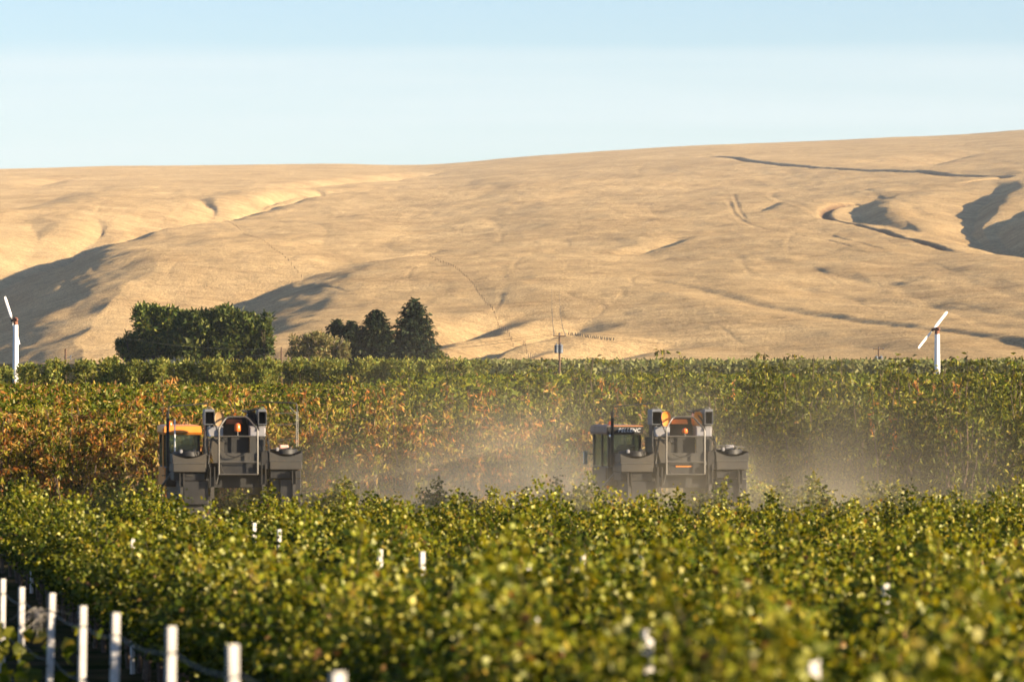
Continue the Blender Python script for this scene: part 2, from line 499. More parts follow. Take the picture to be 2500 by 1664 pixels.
# dirt roads and tracks: px points, half width m, depth of the cut
ROADS = [
    ([(1700, 386), (1750, 384), (1850, 394), (1960, 402), (2060, 405), (2160, 410), (2260, 414), (2360, 421), (2430, 428), (2458, 433), (2440, 440), (2405, 447), (2345, 456)], 5.5, 8.5),
    ([(2120, 485), (2070, 490), (2030, 500), (2013, 513), (2030, 524), (2080, 534), (2150, 552), (2200, 567), (2260, 585), (2326, 606)], 3.6, 4.5),
    ([(1778, 480), (1790, 508), (1812, 532), (1850, 547), (1935, 560)], 1.5, 0.5),
    ([(1792, 470), (1803, 500), (1820, 530)], 1.3, 0.5),
    ([(1830, 524), (1900, 530), (1970, 539)], 1.0, 0.5),
    ([(1930, 560), (2000, 578), (2090, 600)], 1.2, 0.8),
    ([(2030, 562), (2080, 582), (2160, 605)], 1.0, 0.7),
    ([(680, 672), (760, 680), (850, 706)], 1.4, 0.3),
    ([(690, 664), (790, 672), (960, 680)], 1.2, 0.25),
    ([(1380, 718), (1400, 728), (1470, 742), (1465, 755), (1440, 766)], 1.5, 0.2),
]

def build_hills():
    us = np.concatenate([np.arange(-3000, -160, 60), np.arange(-160, 2660, 4.0), np.arange(2660, 5500, 60)])
    # rows evenly spread over photo rows for the middle column, then the back of the ridge
    s = np.linspace(0, 1, 470)
    ys = np.interp(s, _sk, _yk)
    ys = np.unique(np.concatenate([np.interp(np.linspace(0, 1, 330), _sk, _yk), np.linspace(1500, 7400, 230)]))
    ys = np.concatenate([[1440.0], ys, np.linspace(7430, 9000, 24)])
    U, Y = np.meshgrid(us, ys)
    X = (U - 1250) / F * Y
    Z = hill_base(U, Y)
    soil = np.zeros_like(Z)
    fade = np.clip((Y - 1500) / 250, 0, 1) * np.clip((8200 - Y) / 900, 0, 1)
    # broad and fine relief, stretched down the slope
    rel = np.zeros_like(Z)
    warp = vnoise(X / 300, Y / 700, 11) * 90
    rel += vnoise((X + warp) / 210, Y / 620, 1) * 9
    rel += vnoise((X + warp) / 90, Y / 300, 2) * 4
    rel += vnoise((X + warp) / 38, Y / 150, 4) * 1.8
    rel += vnoise(X / 16, Y / 48, 5) * 1.0
    rel += vnoise(X / 7, Y / 18, 6) * 0.45
    rel -= np.clip(0.10 - np.abs(vnoise((X + warp * 1.3) / 75, (Y + 60 * vnoise(X / 60, Y / 60, 33)) / 420, 31)), 0, 1) * 4.5
    rel -= np.clip(0.08 - np.abs(vnoise((X - warp) / 30, (Y + X * 1.5) / 190, 32)), 0, 1) * 2.6
    ridge = np.clip((6600 - Y) / 1500, 0.25, 1)
    Z = Z + rel * fade * ridge
    cut = np.zeros_like(Z)
    for pts, dep, wl_, wr_ in GULLIES:
        P = smooth_poly(pts)
        d, t = dist_poly(X, Y, P)
        D = np.interp(t, np.linspace(0, 1, len(dep)), dep)
        d = d + vnoise(X / 26, Y / 70, 21) * 11 * np.clip(D / 14, 0, 1)
        # points run uphill, so positive d (left of travel) is the left bank
        tl = np.linspace(0, 1, len(dep))
        WL = np.interp(t, tl, wl_) if isinstance(wl_, list) else wl_
        WR = np.interp(t, tl, wr_) if isinstance(wr_, list) else wr_
        w = np.where(d > 0, WL, WR)
        a = np.abs(d) / w
        prof = np.where(a < 1, (1 - a) ** 2 * (1 + 0.6 * a), 0)
        cut = np.maximum(cut, D * prof) + 0.35 * np.minimum(cut, D * prof)
    Z = Z - cut * np.clip((Y - 1450) / 150, 0, 1)
    for pts, hw, dep in ROADS:
        P = smooth_poly(pts)
        d, t = dist_poly(X, Y, P)
        a = np.abs(d) / hw
        Z = Z - dep * np.exp(-a ** 2 * 1.2) * np.clip(np.minimum(t, 1 - t) * 14, 0, 1)
        soil = np.maximum(soil, np.clip(1.6 - a, 0, 1) * np.clip(np.minimum(t, 1 - t) * 14, 0, 1) * min(1.0, dep / 3.0))
    ny, nx = Z.shape
    idx = np.arange(nx * ny).reshape(ny, nx)
    f = np.stack([idx[:-1, :-1], idx[:-1, 1:], idx[1:, 1:], idx[1:, :-1]], -1).reshape(-1, 4)
    me = mesh_np('hills', np.stack([X, Y, Z], -1).reshape(-1, 3), f, smooth=True)
    a = me.attributes.new('soil', 'FLOAT', 'POINT')
    a.data.foreach_set('value', soil.astype(np.float32).ravel())
    tag(link('hills', me, None, hill_mat()), kind='structure')
    global HILL_GRID
    HILL_GRID = (us, ys, Z)

def hill_z(x, y):
    us, ys, Z = HILL_GRID
    u = 1250 + x * F / y
    i = int(np.clip(np.searchsorted(us, u), 1, len(us) - 1)); j = int(np.clip(np.searchsorted(ys, y), 1, len(ys) - 1))
    a = (u - us[i - 1]) / (us[i] - us[i - 1]); b = (y - ys[j - 1]) / (ys[j] - ys[j - 1])
    return float((Z[j - 1, i - 1] * (1 - a) + Z[j - 1, i] * a) * (1 - b) + (Z[j, i - 1] * (1 - a) + Z[j, i] * a) * b)

def hill_mat():
    m, N, L, out = nmat('dry_grass_hill')
    p = N.new('ShaderNodeBsdfPrincipled'); p.inputs['Roughness'].default_value = 1.0
    p.inputs['Diffuse Roughness'].default_value = 1.0
    p.inputs['Specular IOR Level'].default_value = 0.0
    tc = N.new('ShaderNodeTexCoord')
    def noise(scale, detail, sx=1.0, sy=1.0, rough=0.6):
        mp = N.new('ShaderNodeMapping'); mp.inputs['Scale'].default_value = (sx, sy, sx)
        L.new(tc.outputs['Object'], mp.inputs[0])
        n = N.new('ShaderNodeTexNoise'); n.inputs['Scale'].default_value = scale; n.inputs['Detail'].default_value = detail
        n.inputs['Roughness'].default_value = rough
        L.new(mp.outputs[0], n.inputs['Vector'])
        return n
    big = noise(0.012, 6, 1, 0.8)
    mid = noise(0.08, 6, 0.7, 1.0, 0.65)
    fine = noise(0.9, 4, 1, 0.8, 0.7)
    ramp = N.new('ShaderNodeValToRGB')
    e = ramp.color_ramp.elements
    e[0].position = 0.38; e[0].color = (0.32, 0.215, 0.105, 1)
    e[1].position = 0.62; e[1].color = (0.53, 0.38, 0.195, 1)
    e2 = ramp.color_ramp.elements.new(0.5); e2.color = (0.435, 0.305, 0.152, 1)
    ad = N.new('ShaderNodeMix'); ad.data_type = 'FLOAT'; ad.inputs['Factor'].default_value = 0.55
    L.new(big.outputs['Fac'], ad.inputs['A']); L.new(mid.outputs['Fac'], ad.inputs['B'])
    L.new(ad.outputs['Result'], ramp.inputs[0])
    # tufts and low sage: dark flecks
    fr = N.new('ShaderNodeMapRange'); fr.inputs['From Min'].default_value = 0.36; fr.inputs['From Max'].default_value = 0.62
    fr.inputs['To Min'].default_value = 0.45; fr.inputs['To Max'].default_value = 1.30
    L.new(fine.outputs['Fac'], fr.inputs['Value'])
    hs = N.new('ShaderNodeHueSaturation'); L.new(ramp.outputs[0], hs.inputs['Color']); L.new(fr.outputs[0], hs.inputs['Value'])
    # sage clumps and worn brown patches
    sg = noise(0.30, 3, 0.8, 1.0, 0.6)
    sr = N.new('ShaderNodeMapRange'); sr.inputs['From Min'].default_value = 0.56; sr.inputs['From Max'].default_value = 0.66; sr.inputs['To Max'].default_value = 0.9
    L.new(sg.outputs['Fac'], sr.inputs['Value'])
    pt = noise(0.02, 4, 1, 0.3, 0.6)
    pr_ = N.new('ShaderNodeMapRange'); pr_.inputs['From Min'].default_value = 0.42; pr_.inputs['From Max'].default_value = 0.62; pr_.inputs['To Min'].default_value = 0.15
    L.new(pt.outputs['Fac'], pr_.inputs['Value'])
    sm = N.new('ShaderNodeMath'); sm.operation = 'MULTIPLY'; L.new(sr.outputs[0], sm.inputs[0]); L.new(pr_.outputs[0], sm.inputs[1])
    mg = N.new('ShaderNodeMix'); mg.data_type = 'RGBA'; L.new(sm.outputs[0], mg.inputs['Factor']); L.new(hs.outputs[0], mg.inputs['A']); mg.inputs['B'].default_value = (0.15, 0.115, 0.06, 1)
    at = N.new('ShaderNodeAttribute'); at.attribute_name = 'soil'
    mx = N.new('ShaderNodeMix'); mx.data_type = 'RGBA'
    L.new(at.outputs['Fac'], mx.inputs['Factor']); L.new(mg.outputs['Result'], mx.inputs['A'])
    mx.inputs['B'].default_value = (0.14, 0.085, 0.05, 1)
    L.new(mx.outputs['Result'], p.inputs['Base Color'])
    b = N.new('ShaderNodeBump'); b.inputs['Strength'].default_value = 1.0; b.inputs['Distance'].default_value = 0.9
    L.new(fine.outputs['Fac'], b.inputs['Height'])
    b2 = N.new('ShaderNodeBump'); b2.inputs['Strength'].default_value = 0.18; b2.inputs['Distance'].default_value = 3.0
    L.new(mid.outputs['Fac'], b2.inputs['Height']); L.new(b.outputs[0], b2.inputs['Normal'])
    L.new(b2.outputs[0], p.inputs['Normal'])
    L.new(p.outputs[0], out.inputs['Surface'])
    return m
# ------------------------------------------------------------------ foliage builders
RNG = np.random.default_rng(7)

def unit(a):
    return a / (np.linalg.norm(a, axis=-1, keepdims=True) + 1e-9)

def leaves_mesh(name, P, D, N, Ln, Wd, C, kind='long'):
    """one mesh of many leaves: P base points, D leaf axis, N leaf normal, length, width, colour per leaf"""
    D = unit(D); S = unit(np.cross(D, N)); N = np.cross(S, D)
    Ln = Ln[:, None]; Wd = Wd[:, None]
    n = len(P)
    if kind == 'long':       # drooping lance leaf: two faces folded at the midrib
        a = P
        b = P + D * Ln * 0.45 + S * Wd * 0.5 + N * Wd * 0.18
        c = P + D * Ln - N * Ln * 0.12
        d = P + D * Ln * 0.45 - S * Wd * 0.5 + N * Wd * 0.18
        V = np.stack([a, b, c, d], 1).reshape(-1, 3)
        i = np.arange(n)[:, None] * 4
        fc = np.concatenate([i + np.array([0, 1, 2]), i + np.array([0, 2, 3])])
        k = 4
    elif kind == 'vine':     # broad lobed leaf, two quads folded at the midrib
        a = P
        b = P + D * Ln * 0.10 + S * Wd * 0.50 + N * Wd * 0.10
        c = P + D * Ln * 0.66 + S * Wd * 0.46 + N * Wd * 0.04
        t = P + D * Ln - N * Ln * 0.10
        e = P + D * Ln * 0.66 - S * Wd * 0.46 + N * Wd * 0.04
        g = P + D * Ln * 0.10 - S * Wd * 0.50 + N * Wd * 0.10
        V = np.stack([a, b, c, t, e, g], 1).reshape(-1, 3)
        i = np.arange(n)[:, None] * 6
        fc = np.concatenate([i + np.array([0, 1, 2, 3]), i + np.array([0, 3, 4, 5])])
        k = 6
    else:                    # single four-sided sprig
        a = P - S * Wd * 0.5
        b = P + S * Wd * 0.5
        c = P + D * Ln + S * Wd * 0.22
        d = P + D * Ln - S * Wd * 0.22
        V = np.stack([a, b, c, d], 1).reshape(-1, 3)
        fc = np.arange(n)[:, None] * 4 + np.array([0, 1, 2, 3])
        k = 4
    return mesh_np(name, V, fc, np.repeat(C, k, axis=0))

def pick_cols(rng, n, pal, w, jit=0.22):
    pal = np.array(pal); w = np.array(w, dtype=float); w /= w.sum()
    c = pal[rng.choice(len(pal), n, p=w)]
    return np.clip(c * (1 + (rng.random((n, 1)) - 0.5) * 2 * jit) * (1 + (rng.random((n, 3)) - 0.5) * 0.16), 0.004, 0.9)

PAL = {
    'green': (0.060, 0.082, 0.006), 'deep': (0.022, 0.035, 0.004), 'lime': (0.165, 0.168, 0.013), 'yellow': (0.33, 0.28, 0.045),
    'gold': (0.38, 0.24, 0.055), 'orange': (0.38, 0.14, 0.03), 'brown': (0.19, 0.105, 0.045), 'red': (0.30, 0.06, 0.025), 'tan': (0.40, 0.29, 0.13)}
def pal(*names): return [PAL[n] for n in names]

def orchard_meshes(rng, autumn, height, nl=9, leaders=2):
    """one small orchard tree: wood mesh and crown mesh"""
    wood = MB()
    wood.tube([(0, 0, -0.05), (0.02, 0.01, 0.4), (0, 0, 0.8)], 0.075, 7, 0.06)
    P, D, C = [], [], []
    limbs = nl + leaders
    for li in range(limbs):
        lc = rng.random()
        az = 2 * math.pi * (li + rng.random() * 0.7) / nl
        lead = li >= nl
        R = (0.15 + 0.3 * rng.random()) if lead else (0.55 + 0.65 * rng.random())
        H = height * ((1.02 + 0.16 * rng.random()) if lead else (0.72 + 0.26 * rng.random()))
        pts = []
        for k in range(9):
            t = k / 8
            r = R * (1 - (1 - t) ** 1.7)
            pts.append(np.array([math.cos(az) * r + 0.05 * rng.normal(), math.sin(az) * r + 0.05 * rng.normal(), 0.55 + (H - 0.55) * t ** 0.92]))
        wood.tube([tuple(p) for p in pts], 0.034, 5, 0.006)
        nsh = 15 if not lead else 12
        for s in range(nsh):
            t = 0.13 + 0.87 * (s + rng.random()) / nsh
            f = t * 8; i = min(int(f), 7); b = pts[i] + (pts[i + 1] - pts[i]) * (f - i)
            a2 = rng.random() * 2 * math.pi if rng.random() < 0.4 else az + rng.normal() * 0.9
            ln = (0.30 + 0.55 * rng.random()) * (1.0 - 0.45 * t) + 0.12
            d = np.array([math.cos(a2), math.sin(a2), 0.25 + 0.9 * t * rng.random()]); d /= np.linalg.norm(d)
            n = int(11 + 9 * ln / 0.6)
            tt = (np.arange(n) + rng.random(n)) / n
            pp = b + np.outer(tt * ln, d); pp[:, 2] -= 0.28 * ln * tt ** 2
            pp += rng.normal(size=(n, 3)) * 0.035
            dd = np.outer(np.ones(n), d) * 0.5 + rng.normal(size=(n, 3)) * 0.55
            dd[:, 2] -= 1.1
            if autumn > 0:
                rr = 0.7 * lc + 0.3 * rng.random()
                if rr < autumn * 0.50: cc = pick_cols(rng, n, pal('gold', 'yellow', 'tan', 'lime', 'brown', 'deep'), [4, 3, 1.5, 2.5, 1.5, 1.5])
                elif rr < autumn * 0.76: cc = pick_cols(rng, n, pal('orange', 'gold', 'brown', 'deep'), [3.5, 3, 3, 1.5])
                elif rr < autumn: cc = pick_cols(rng, n, pal('lime', 'yellow', 'brown', 'green'), [3, 3, 2, 2])
                else: cc = pick_cols(rng, n, pal('green', 'deep', 'lime', 'yellow'), [4, 4, 2, 0.5])
            else:
                cc = pick_cols(rng, n, pal('green', 'deep', 'lime', 'yellow', 'brown'), [5, 3, 4.5, 0.8, 0.1])
            P.append(pp); D.append(dd); C.append(cc)
            if s % 3 == 0:
                wood.tube([tuple(b), tuple(pp[n // 2]), tuple(pp[-1])], 0.009, 3, 0.004)
        # leaves straight on the limb tip
        n = 26 if not lead else 40
        tt = 1 - rng.random(n) * (0.35 if not lead else 0.5)
        f = np.clip(tt * 8, 0, 7.999); i = f.astype(int); A = np.array(pts)
        pp = A[i] + (A[np.minimum(i + 1, 8)] - A[i]) * (f - i)[:, None] + rng.normal(size=(n, 3)) * 0.03
        dd = rng.normal(size=(n, 3)); dd[:, 2] -= 0.5
        if autumn > 0 and rng.random() < autumn:
            cc = pick_cols(rng, n, pal('gold', 'orange', 'lime', 'brown'), [3, 3, 2, 1])
        else:
            cc = pick_cols(rng, n, pal('green', 'lime', 'deep'), [3, 3, 1])
        P.append(pp); D.append(dd); C.append(cc)
    P = np.concatenate(P); D = np.concatenate(D); C = np.concatenate(C)
    n = len(P)
    Nn = rng.normal(size=(n, 3)) * np.array([1, 1, 0.5])
    me = leaves_mesh('crown', P, D, Nn, 0.115 + 0.075 * rng.random(n), 0.042 + 0.022 * rng.random(n), C, 'long')
    return wood.mesh('trunk', True), me

def make_tree(name, wood, crown, leafm, barkm, label, cat, group=None):
    t = empty(name)
    link('trunk', wood, t, barkm)
    c = link('crown', crown, t, leafm)
    c['kind'] = 'stuff'
    tag(t, label, cat, group)
    return t

def clump_crown(rng, lobes, n, size, cols, wts, up=0.3, kind='sprig', shell=0.55, jit=0.25, aspect=0.55):
    """leaf-clump crown spread through a set of lobes (cx,cy,cz,rx,ry,rz)"""
    vol = np.array([l[3] * l[4] * l[5] for l in lobes]) ** 0.7
    ids = rng.choice(len(lobes), n, p=vol / vol.sum())
    L = np.array(lobes)[ids]
    dirv = unit(rng.normal(size=(n, 3)))
    r = 1 - (1 - shell) * rng.random(n) ** 1.4
    bump = 1 + 0.16 * np.sin(dirv[:, 0] * 7 + ids) * np.cos(dirv[:, 1] * 6 - ids) + 0.15 * rng.normal(size=n)
    P = L[:, :3] + dirv * L[:, 3:6] * (r * bump)[:, None]
    D = dirv * 0.8 + rng.normal(size=(n, 3)) * 0.7; D[:, 2] += up
    Nn = dirv + rng.normal(size=(n, 3)) * 0.6
    sz = size * (0.6 + 0.8 * rng.random(n))
    C = pick_cols(rng, n, cols, wts, jit)
    C = C * (0.8 + 0.4 * rng.random(len(lobes)))[ids][:, None]
    return leaves_mesh('crown', P, D, Nn, sz, sz * aspect, C, kind)

def build_orchard():
    rng = np.random.default_rng(21)
    AU = [orchard_meshes(rng, a, h, leaders=1) for a, h in ((0.85, 3.9), (0.75, 4.05), (0.62, 3.95), (0.9, 3.85), (0.5, 4.1))]
    GR = [orchard_meshes(rng, a, h, nl=10, leaders=2) for a, h in ((0.0, 4.5), (0.08, 4.65), (0.04, 4.45), (0.0, 4.75), (0.15, 4.55))]
    g_a = 'autumn trees along the orchard edge'; g_g = 'green trees in the tall orchard rows'; g_d = 'green trees on the dusty orchard edge'
    protos = {}
    cnt = {'a': 0, 'g': 0}
    def place(kind, i, x, y, s, rz, label, group):
        wood, crown = (AU if kind == 'a' else GR)[i]
        t = empty('orchard_tree', (x, y, ground(y) - 0.03), rz)
        t.scale = (s, s, s)
        if kind == 'a': t.scale = (s * 1.0, s * 1.0, s)
        key = (kind, i)
        for nm, me, mt in (('trunk', wood, M['bark']), ('crown', crown, M['orchard_leaf'])):
            o = link(nm, me, t) if key in protos else link(nm, me, t, mt)
            if nm == 'crown': o['kind'] = 'stuff'
        protos[key] = 1
        rw = ('front', 'second', 'third', 'fourth', 'fifth', 'sixth', 'seventh')[row]
        tag(t, label % (look[kind][i], rw), 'tree', group + ', ' + look[kind][i] + ', ' + rw + ' row')
        cnt[kind] += 1
    look = {'a': ['mostly orange', 'golden orange', 'yellow green', 'rusty orange', 'half green'], 'g': ['plain green', 'green', 'light green', 'deep green', 'green and tan']}
    la = '%s autumn tree in the %s orchard row behind the harvesters'
    lg = 'tall %s tree in the %s orchard row, rising behind the autumn trees'
    ld = '%s tree on the dusty %s orchard row facing the vines'
    # rows parallel to the orchard edge
    row = 0
    d = 119.5
    while d < 152:
        x0 = pxx(-60, d); x1 = pxx(2570, d)
        x = x0 + rng.random() * 1.0
        while x < x1:
            u = 1250 + x / d * F
            lim = 1720 - row * 160 + rng.normal() * 110
            y = d + rng.normal() * 0.35
            if u < lim:
                if row < 5 or u < 1000:
                    if row < 4:
                        place('a', int(rng.integers(5)), x, y, 0.93 + 0.14 * rng.random(), rng.random() * 6.28, la, g_a)
            else:
                s = 0.93 + 0.10 * rng.random()
                if row == 0:
                    place('g', int(rng.integers(5)), x, y, s, rng.random() * 6.28, ld, g_d)
                elif row < 7:
                    place('g', int(rng.integers(5)), x, y, s * 1.0, rng.random() * 6.28, lg, g_g)
            x += 1.75 + 0.5 * rng.random()
        row += 1
        d += 3.1 if row > 1 else 2.4
    # the rest of the block behind: one mass of tree tops
    V, Dd, Nn, S, W, C = [], [], [], [], [], []
    for k in range(900):
        d = 134 + 170 * rng.random() ** 0.8
        u = -60 + 1160 * rng.random()
        x = pxx(u, d)
        n = int(260 if d < 180 else 150)
        h = 3.6 + 0.35 * rng.random()
        p = np.stack([x + rng.normal(size=n) * 0.75, d + rng.normal(size=n) * 0.75, ground(d) + h - 2.6 * rng.random(n) ** 1.3], -1)
        V.append(p); Dd.append(rng.normal(size=(n, 3)) - np.array([0, 0, 0.5])); Nn.append(rng.normal(size=(n, 3)))
        sz = (0.10 + 0.07 * rng.random(n)) * (1 + max(0, d - 150) / 220); S.append(sz); W.append(sz * 0.6)
        if rng.random() < 0.35: C.append(pick_cols(rng, n, pal('green', 'brown', 'gold', 'lime'), [4, 2, 2, 3]))
        else: C.append(pick_cols(rng, n, pal('green', 'lime', 'deep', 'brown'), [5, 3, 2, 1]))
    me = leaves_mesh('orchard_interior', np.concatenate(V), np.concatenate(Dd), np.concatenate(Nn), np.concatenate(S), np.concatenate(W), np.concatenate(C), 'sprig')
    tag(link('orchard_interior', me, None, M['orchard_leaf']), 'mass of green brown orchard tree tops stretching back behind the autumn trees', 'orchard', kind='stuff')
    # behind the green rows on the right
    V, Dd, Nn, S, W, C = [], [], [], [], [], []
    for k in range(420):
        d = 142 + 120 * rng.random()
        u = 1050 + 1520 * rng.random()
        n = 150
        p = np.stack([pxx(u, d) + rng.normal(size=n) * 0.9, d + rng.normal(size=n) * 0.8, ground(d) + 4.55 - 2.4 * rng.random(n) ** 1.2], -1)
        V.append(p); Dd.append(rng.normal(size=(n, 3)) - np.array([0, 0, 0.4])); Nn.append(rng.normal(size=(n, 3)))
        sz = 0.12 + 0.09 * rng.random(n); S.append(sz); W.append(sz * 0.6)
        C.append(pick_cols(rng, n, pal('green', 'lime', 'deep', 'brown'), [5, 3, 3, 0.4]))
    me = leaves_mesh('green_orchard_interior', np.concatenate(V), np.concatenate(Dd), np.concatenate(Nn), np.concatenate(S), np.concatenate(W), np.concatenate(C), 'sprig')
    tag(link('green_orchard_interior', me, None, M['orchard_leaf']), 'mass of green tree tops behind the tall green orchard rows', 'orchard', kind='stuff')
    print('orchard trees', cnt)

def build_far_orchards():
    rng = np.random.default_rng(5)
    # bright green block across the road, left half
    meshes = []
    for k in range(5):
        wood = MB()
        wood.tube([(0, 0, -0.1), (0, 0, 1.2), (0.1, 0, 2.4)], 0.10, 6, 0.05)
        for a in range(5):
            an = a * 1.26 + rng.random()
            wood.tube([(0, 0, 1.0), (math.cos(an) * 0.6, math.sin(an) * 0.6, 2.2), (math.cos(an) * 0.9, math.sin(an) * 0.9, 3.4)], 0.05, 4, 0.015)
        lobes = [(rng.normal() * 0.45, rng.normal() * 0.45, 1.2 + 0.55 * i, 0.95 - 0.06 * i, 0.95 - 0.06 * i, 0.65) for i in range(6)]
        lobes += [(rng.normal() * 0.5, rng.normal() * 0.5, 4.1 + 0.2 * rng.random(), 0.3, 0.3, 0.55) for _ in range(3)]
        me = clump_crown(rng, lobes, 1700, 0.26, [(0.14, 0.165, 0.035), (0.24, 0.24, 0.055), (0.07, 0.095, 0.02)], [5, 4, 2], up=0.4, shell=0.35)
        meshes.append((wood.mesh('trunk', True), me))
    first = set()
    for r, d in enumerate((468.0, 472.5, 477.0)):
        x = pxx(-60, d)
        while x < pxx(1180, d):
            i = int(rng.integers(5))
            y = d + rng.normal() * 0.5
            s = (0.98 + 0.08 * rng.random()) * np.interp(1250 + x / d * F, [-60, 60, 140, 1180], [0.78, 0.9, 1.0, 1.0])
            t = empty('orchard_tree', (x, y, ground(y) - 0.05), rng.random() * 6.28); t.scale = (s, s, s)
            w, c = meshes[i]
            link('trunk', w, t, None if i in first else M['bark'])
            o = link('crown', c, t, None if i in first else M['orchard_leaf']); o['kind'] = 'stuff'
            first.add(i)
            tag(t, 'bright green orchard tree in the %s hedge-like row below the conifers and poles' % ('front', 'middle', 'rear')[r], 'tree', 'trees in the %s far bright green row' % ('front', 'middle', 'rear')[r])
            x += 2.3 + 0.6 * rng.random()
    # dark block at the foot of the hill, right half
    V, Dd, Nn, S, W, C = [], [], [], [], [], []
    for k in range(900):
        d = 640 + 70 * rng.random()
        u = 1150 + 1450 * rng.random()
        n = 60
        p = np.stack([pxx(u, d) + rng.normal(size=n) * 1.1, d + rng.normal(size=n) * 1.0, ground(d) + 3.3 + 0.25 * rng.random() - 3.2 * rng.random(n) ** 1.1], -1)
        V.append(p); Dd.append(rng.normal(size=(n, 3))); Nn.append(rng.normal(size=(n, 3)))
        sz = 0.5 + 0.3 * rng.random(n); S.append(sz); W.append(sz * 0.65)
        C.append(pick_cols(rng, n, [(0.115, 0.125, 0.045), (0.16, 0.16, 0.055)], [3, 2]))
    me = leaves_mesh('distant_orchard', np.concatenate(V), np.concatenate(Dd), np.concatenate(Nn), np.concatenate(S), np.concatenate(W), np.concatenate(C), 'sprig')
    tag(link('distant_orchard', me, None, M['tree_leaf']), 'dark green band of distant orchard at the foot of the hill', 'orchard', kind='stuff')

# ------------------------------------------------------------------ vineyard
ROW_T = -0.147            # rows drift to the left going away
ROW_A = math.atan(-ROW_T) # rotation about z
ROW_X0, ROW_S = 2.44, 2.525
def row_x(k, y):
    return ROW_X0 + ROW_T * y + ROW_S * k

def vine_meshes(rng, big=1.0):
    wood = MB()
    wood.tube([(0, 0, -0.05), (0.03, 0.02, 0.4), (-0.02, 0.0, 0.85)], 0.045, 6, 0.035)
    wood.tube([(0, -0.95, 0.92), (0.02, -0.5, 0.95), (0, 0, 0.88), (-0.02, 0.5, 0.95), (0, 0.95, 0.92)], 0.024, 5)
    P, D, C, N_ = [], [], [], []
    for s in range(34):
        y0 = -0.98 + 1.96 * (s + rng.random()) / 34
        side = rng.choice([-1.0, 1.0])
        lean = side * (0.15 + 0.75 * rng.random())
        ln = (0.80 + 0.55 * rng.random()) * big
        if rng.random() < 0.10: ln *= 1.22; lean *= 0.35
        n = int(ln * 86)
        t = (np.arange(n) + rng.random(n)) / n
        x = lean * ln * (t * 0.55 + 0.30 * t ** 2)
        droop = 0.62 * abs(lean) * ln
        z = 0.90 + ln * t * (1 - 0.15 * abs(lean)) - droop * t ** 2.4
        y = y0 + rng.normal() * 0.22 * t
        sp = np.stack([x, y, z], -1)
        if s % 2 == 0:
            wood.tube([tuple(sp[0]), tuple(sp[n // 2]), tuple(sp[-1])], 0.007, 3, 0.003)
        off = rng.normal(size=(n, 3)) * 0.065
        pp = sp + off
        dd = rng.normal(size=(n, 3)) * 0.7 + off * 6; dd[:, 2] -= 0.45; dd[:, 0] += lean * 0.4
        nn = rng.normal(size=(n, 3)) * 0.75; nn[:, 2] += 0.28; nn[:, 0] += side * 0.45
        r = rng.random()
        if r < 0.62: cc = pick_cols(rng, n, pal('green', 'lime', 'deep', 'yellow'), [4.6, 3.6, 5.4, 0.2])
        elif r < 0.93: cc = pick_cols(rng, n, pal('lime', 'yellow', 'green'), [5, 0.6, 2.5])
        else: cc = pick_cols(rng, n, pal('yellow', 'brown', 'lime'), [3, 1, 4])
        P.append(pp); D.append(dd); C.append(cc); N_.append(nn)
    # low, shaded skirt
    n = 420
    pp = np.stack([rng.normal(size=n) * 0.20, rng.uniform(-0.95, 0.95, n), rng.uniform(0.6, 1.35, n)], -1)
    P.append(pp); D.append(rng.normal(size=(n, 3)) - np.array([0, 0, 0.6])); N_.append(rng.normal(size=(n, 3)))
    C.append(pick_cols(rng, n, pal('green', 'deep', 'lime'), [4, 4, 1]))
    P = np.concatenate(P); D = np.concatenate(D); C = np.concatenate(C); N_ = np.concatenate(N_)
    n = len(P)
    L_ = 0.042 + 0.032 * rng.random(n)
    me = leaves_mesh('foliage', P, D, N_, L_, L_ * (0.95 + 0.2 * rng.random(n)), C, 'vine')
    return wood.mesh('trunk', True), me

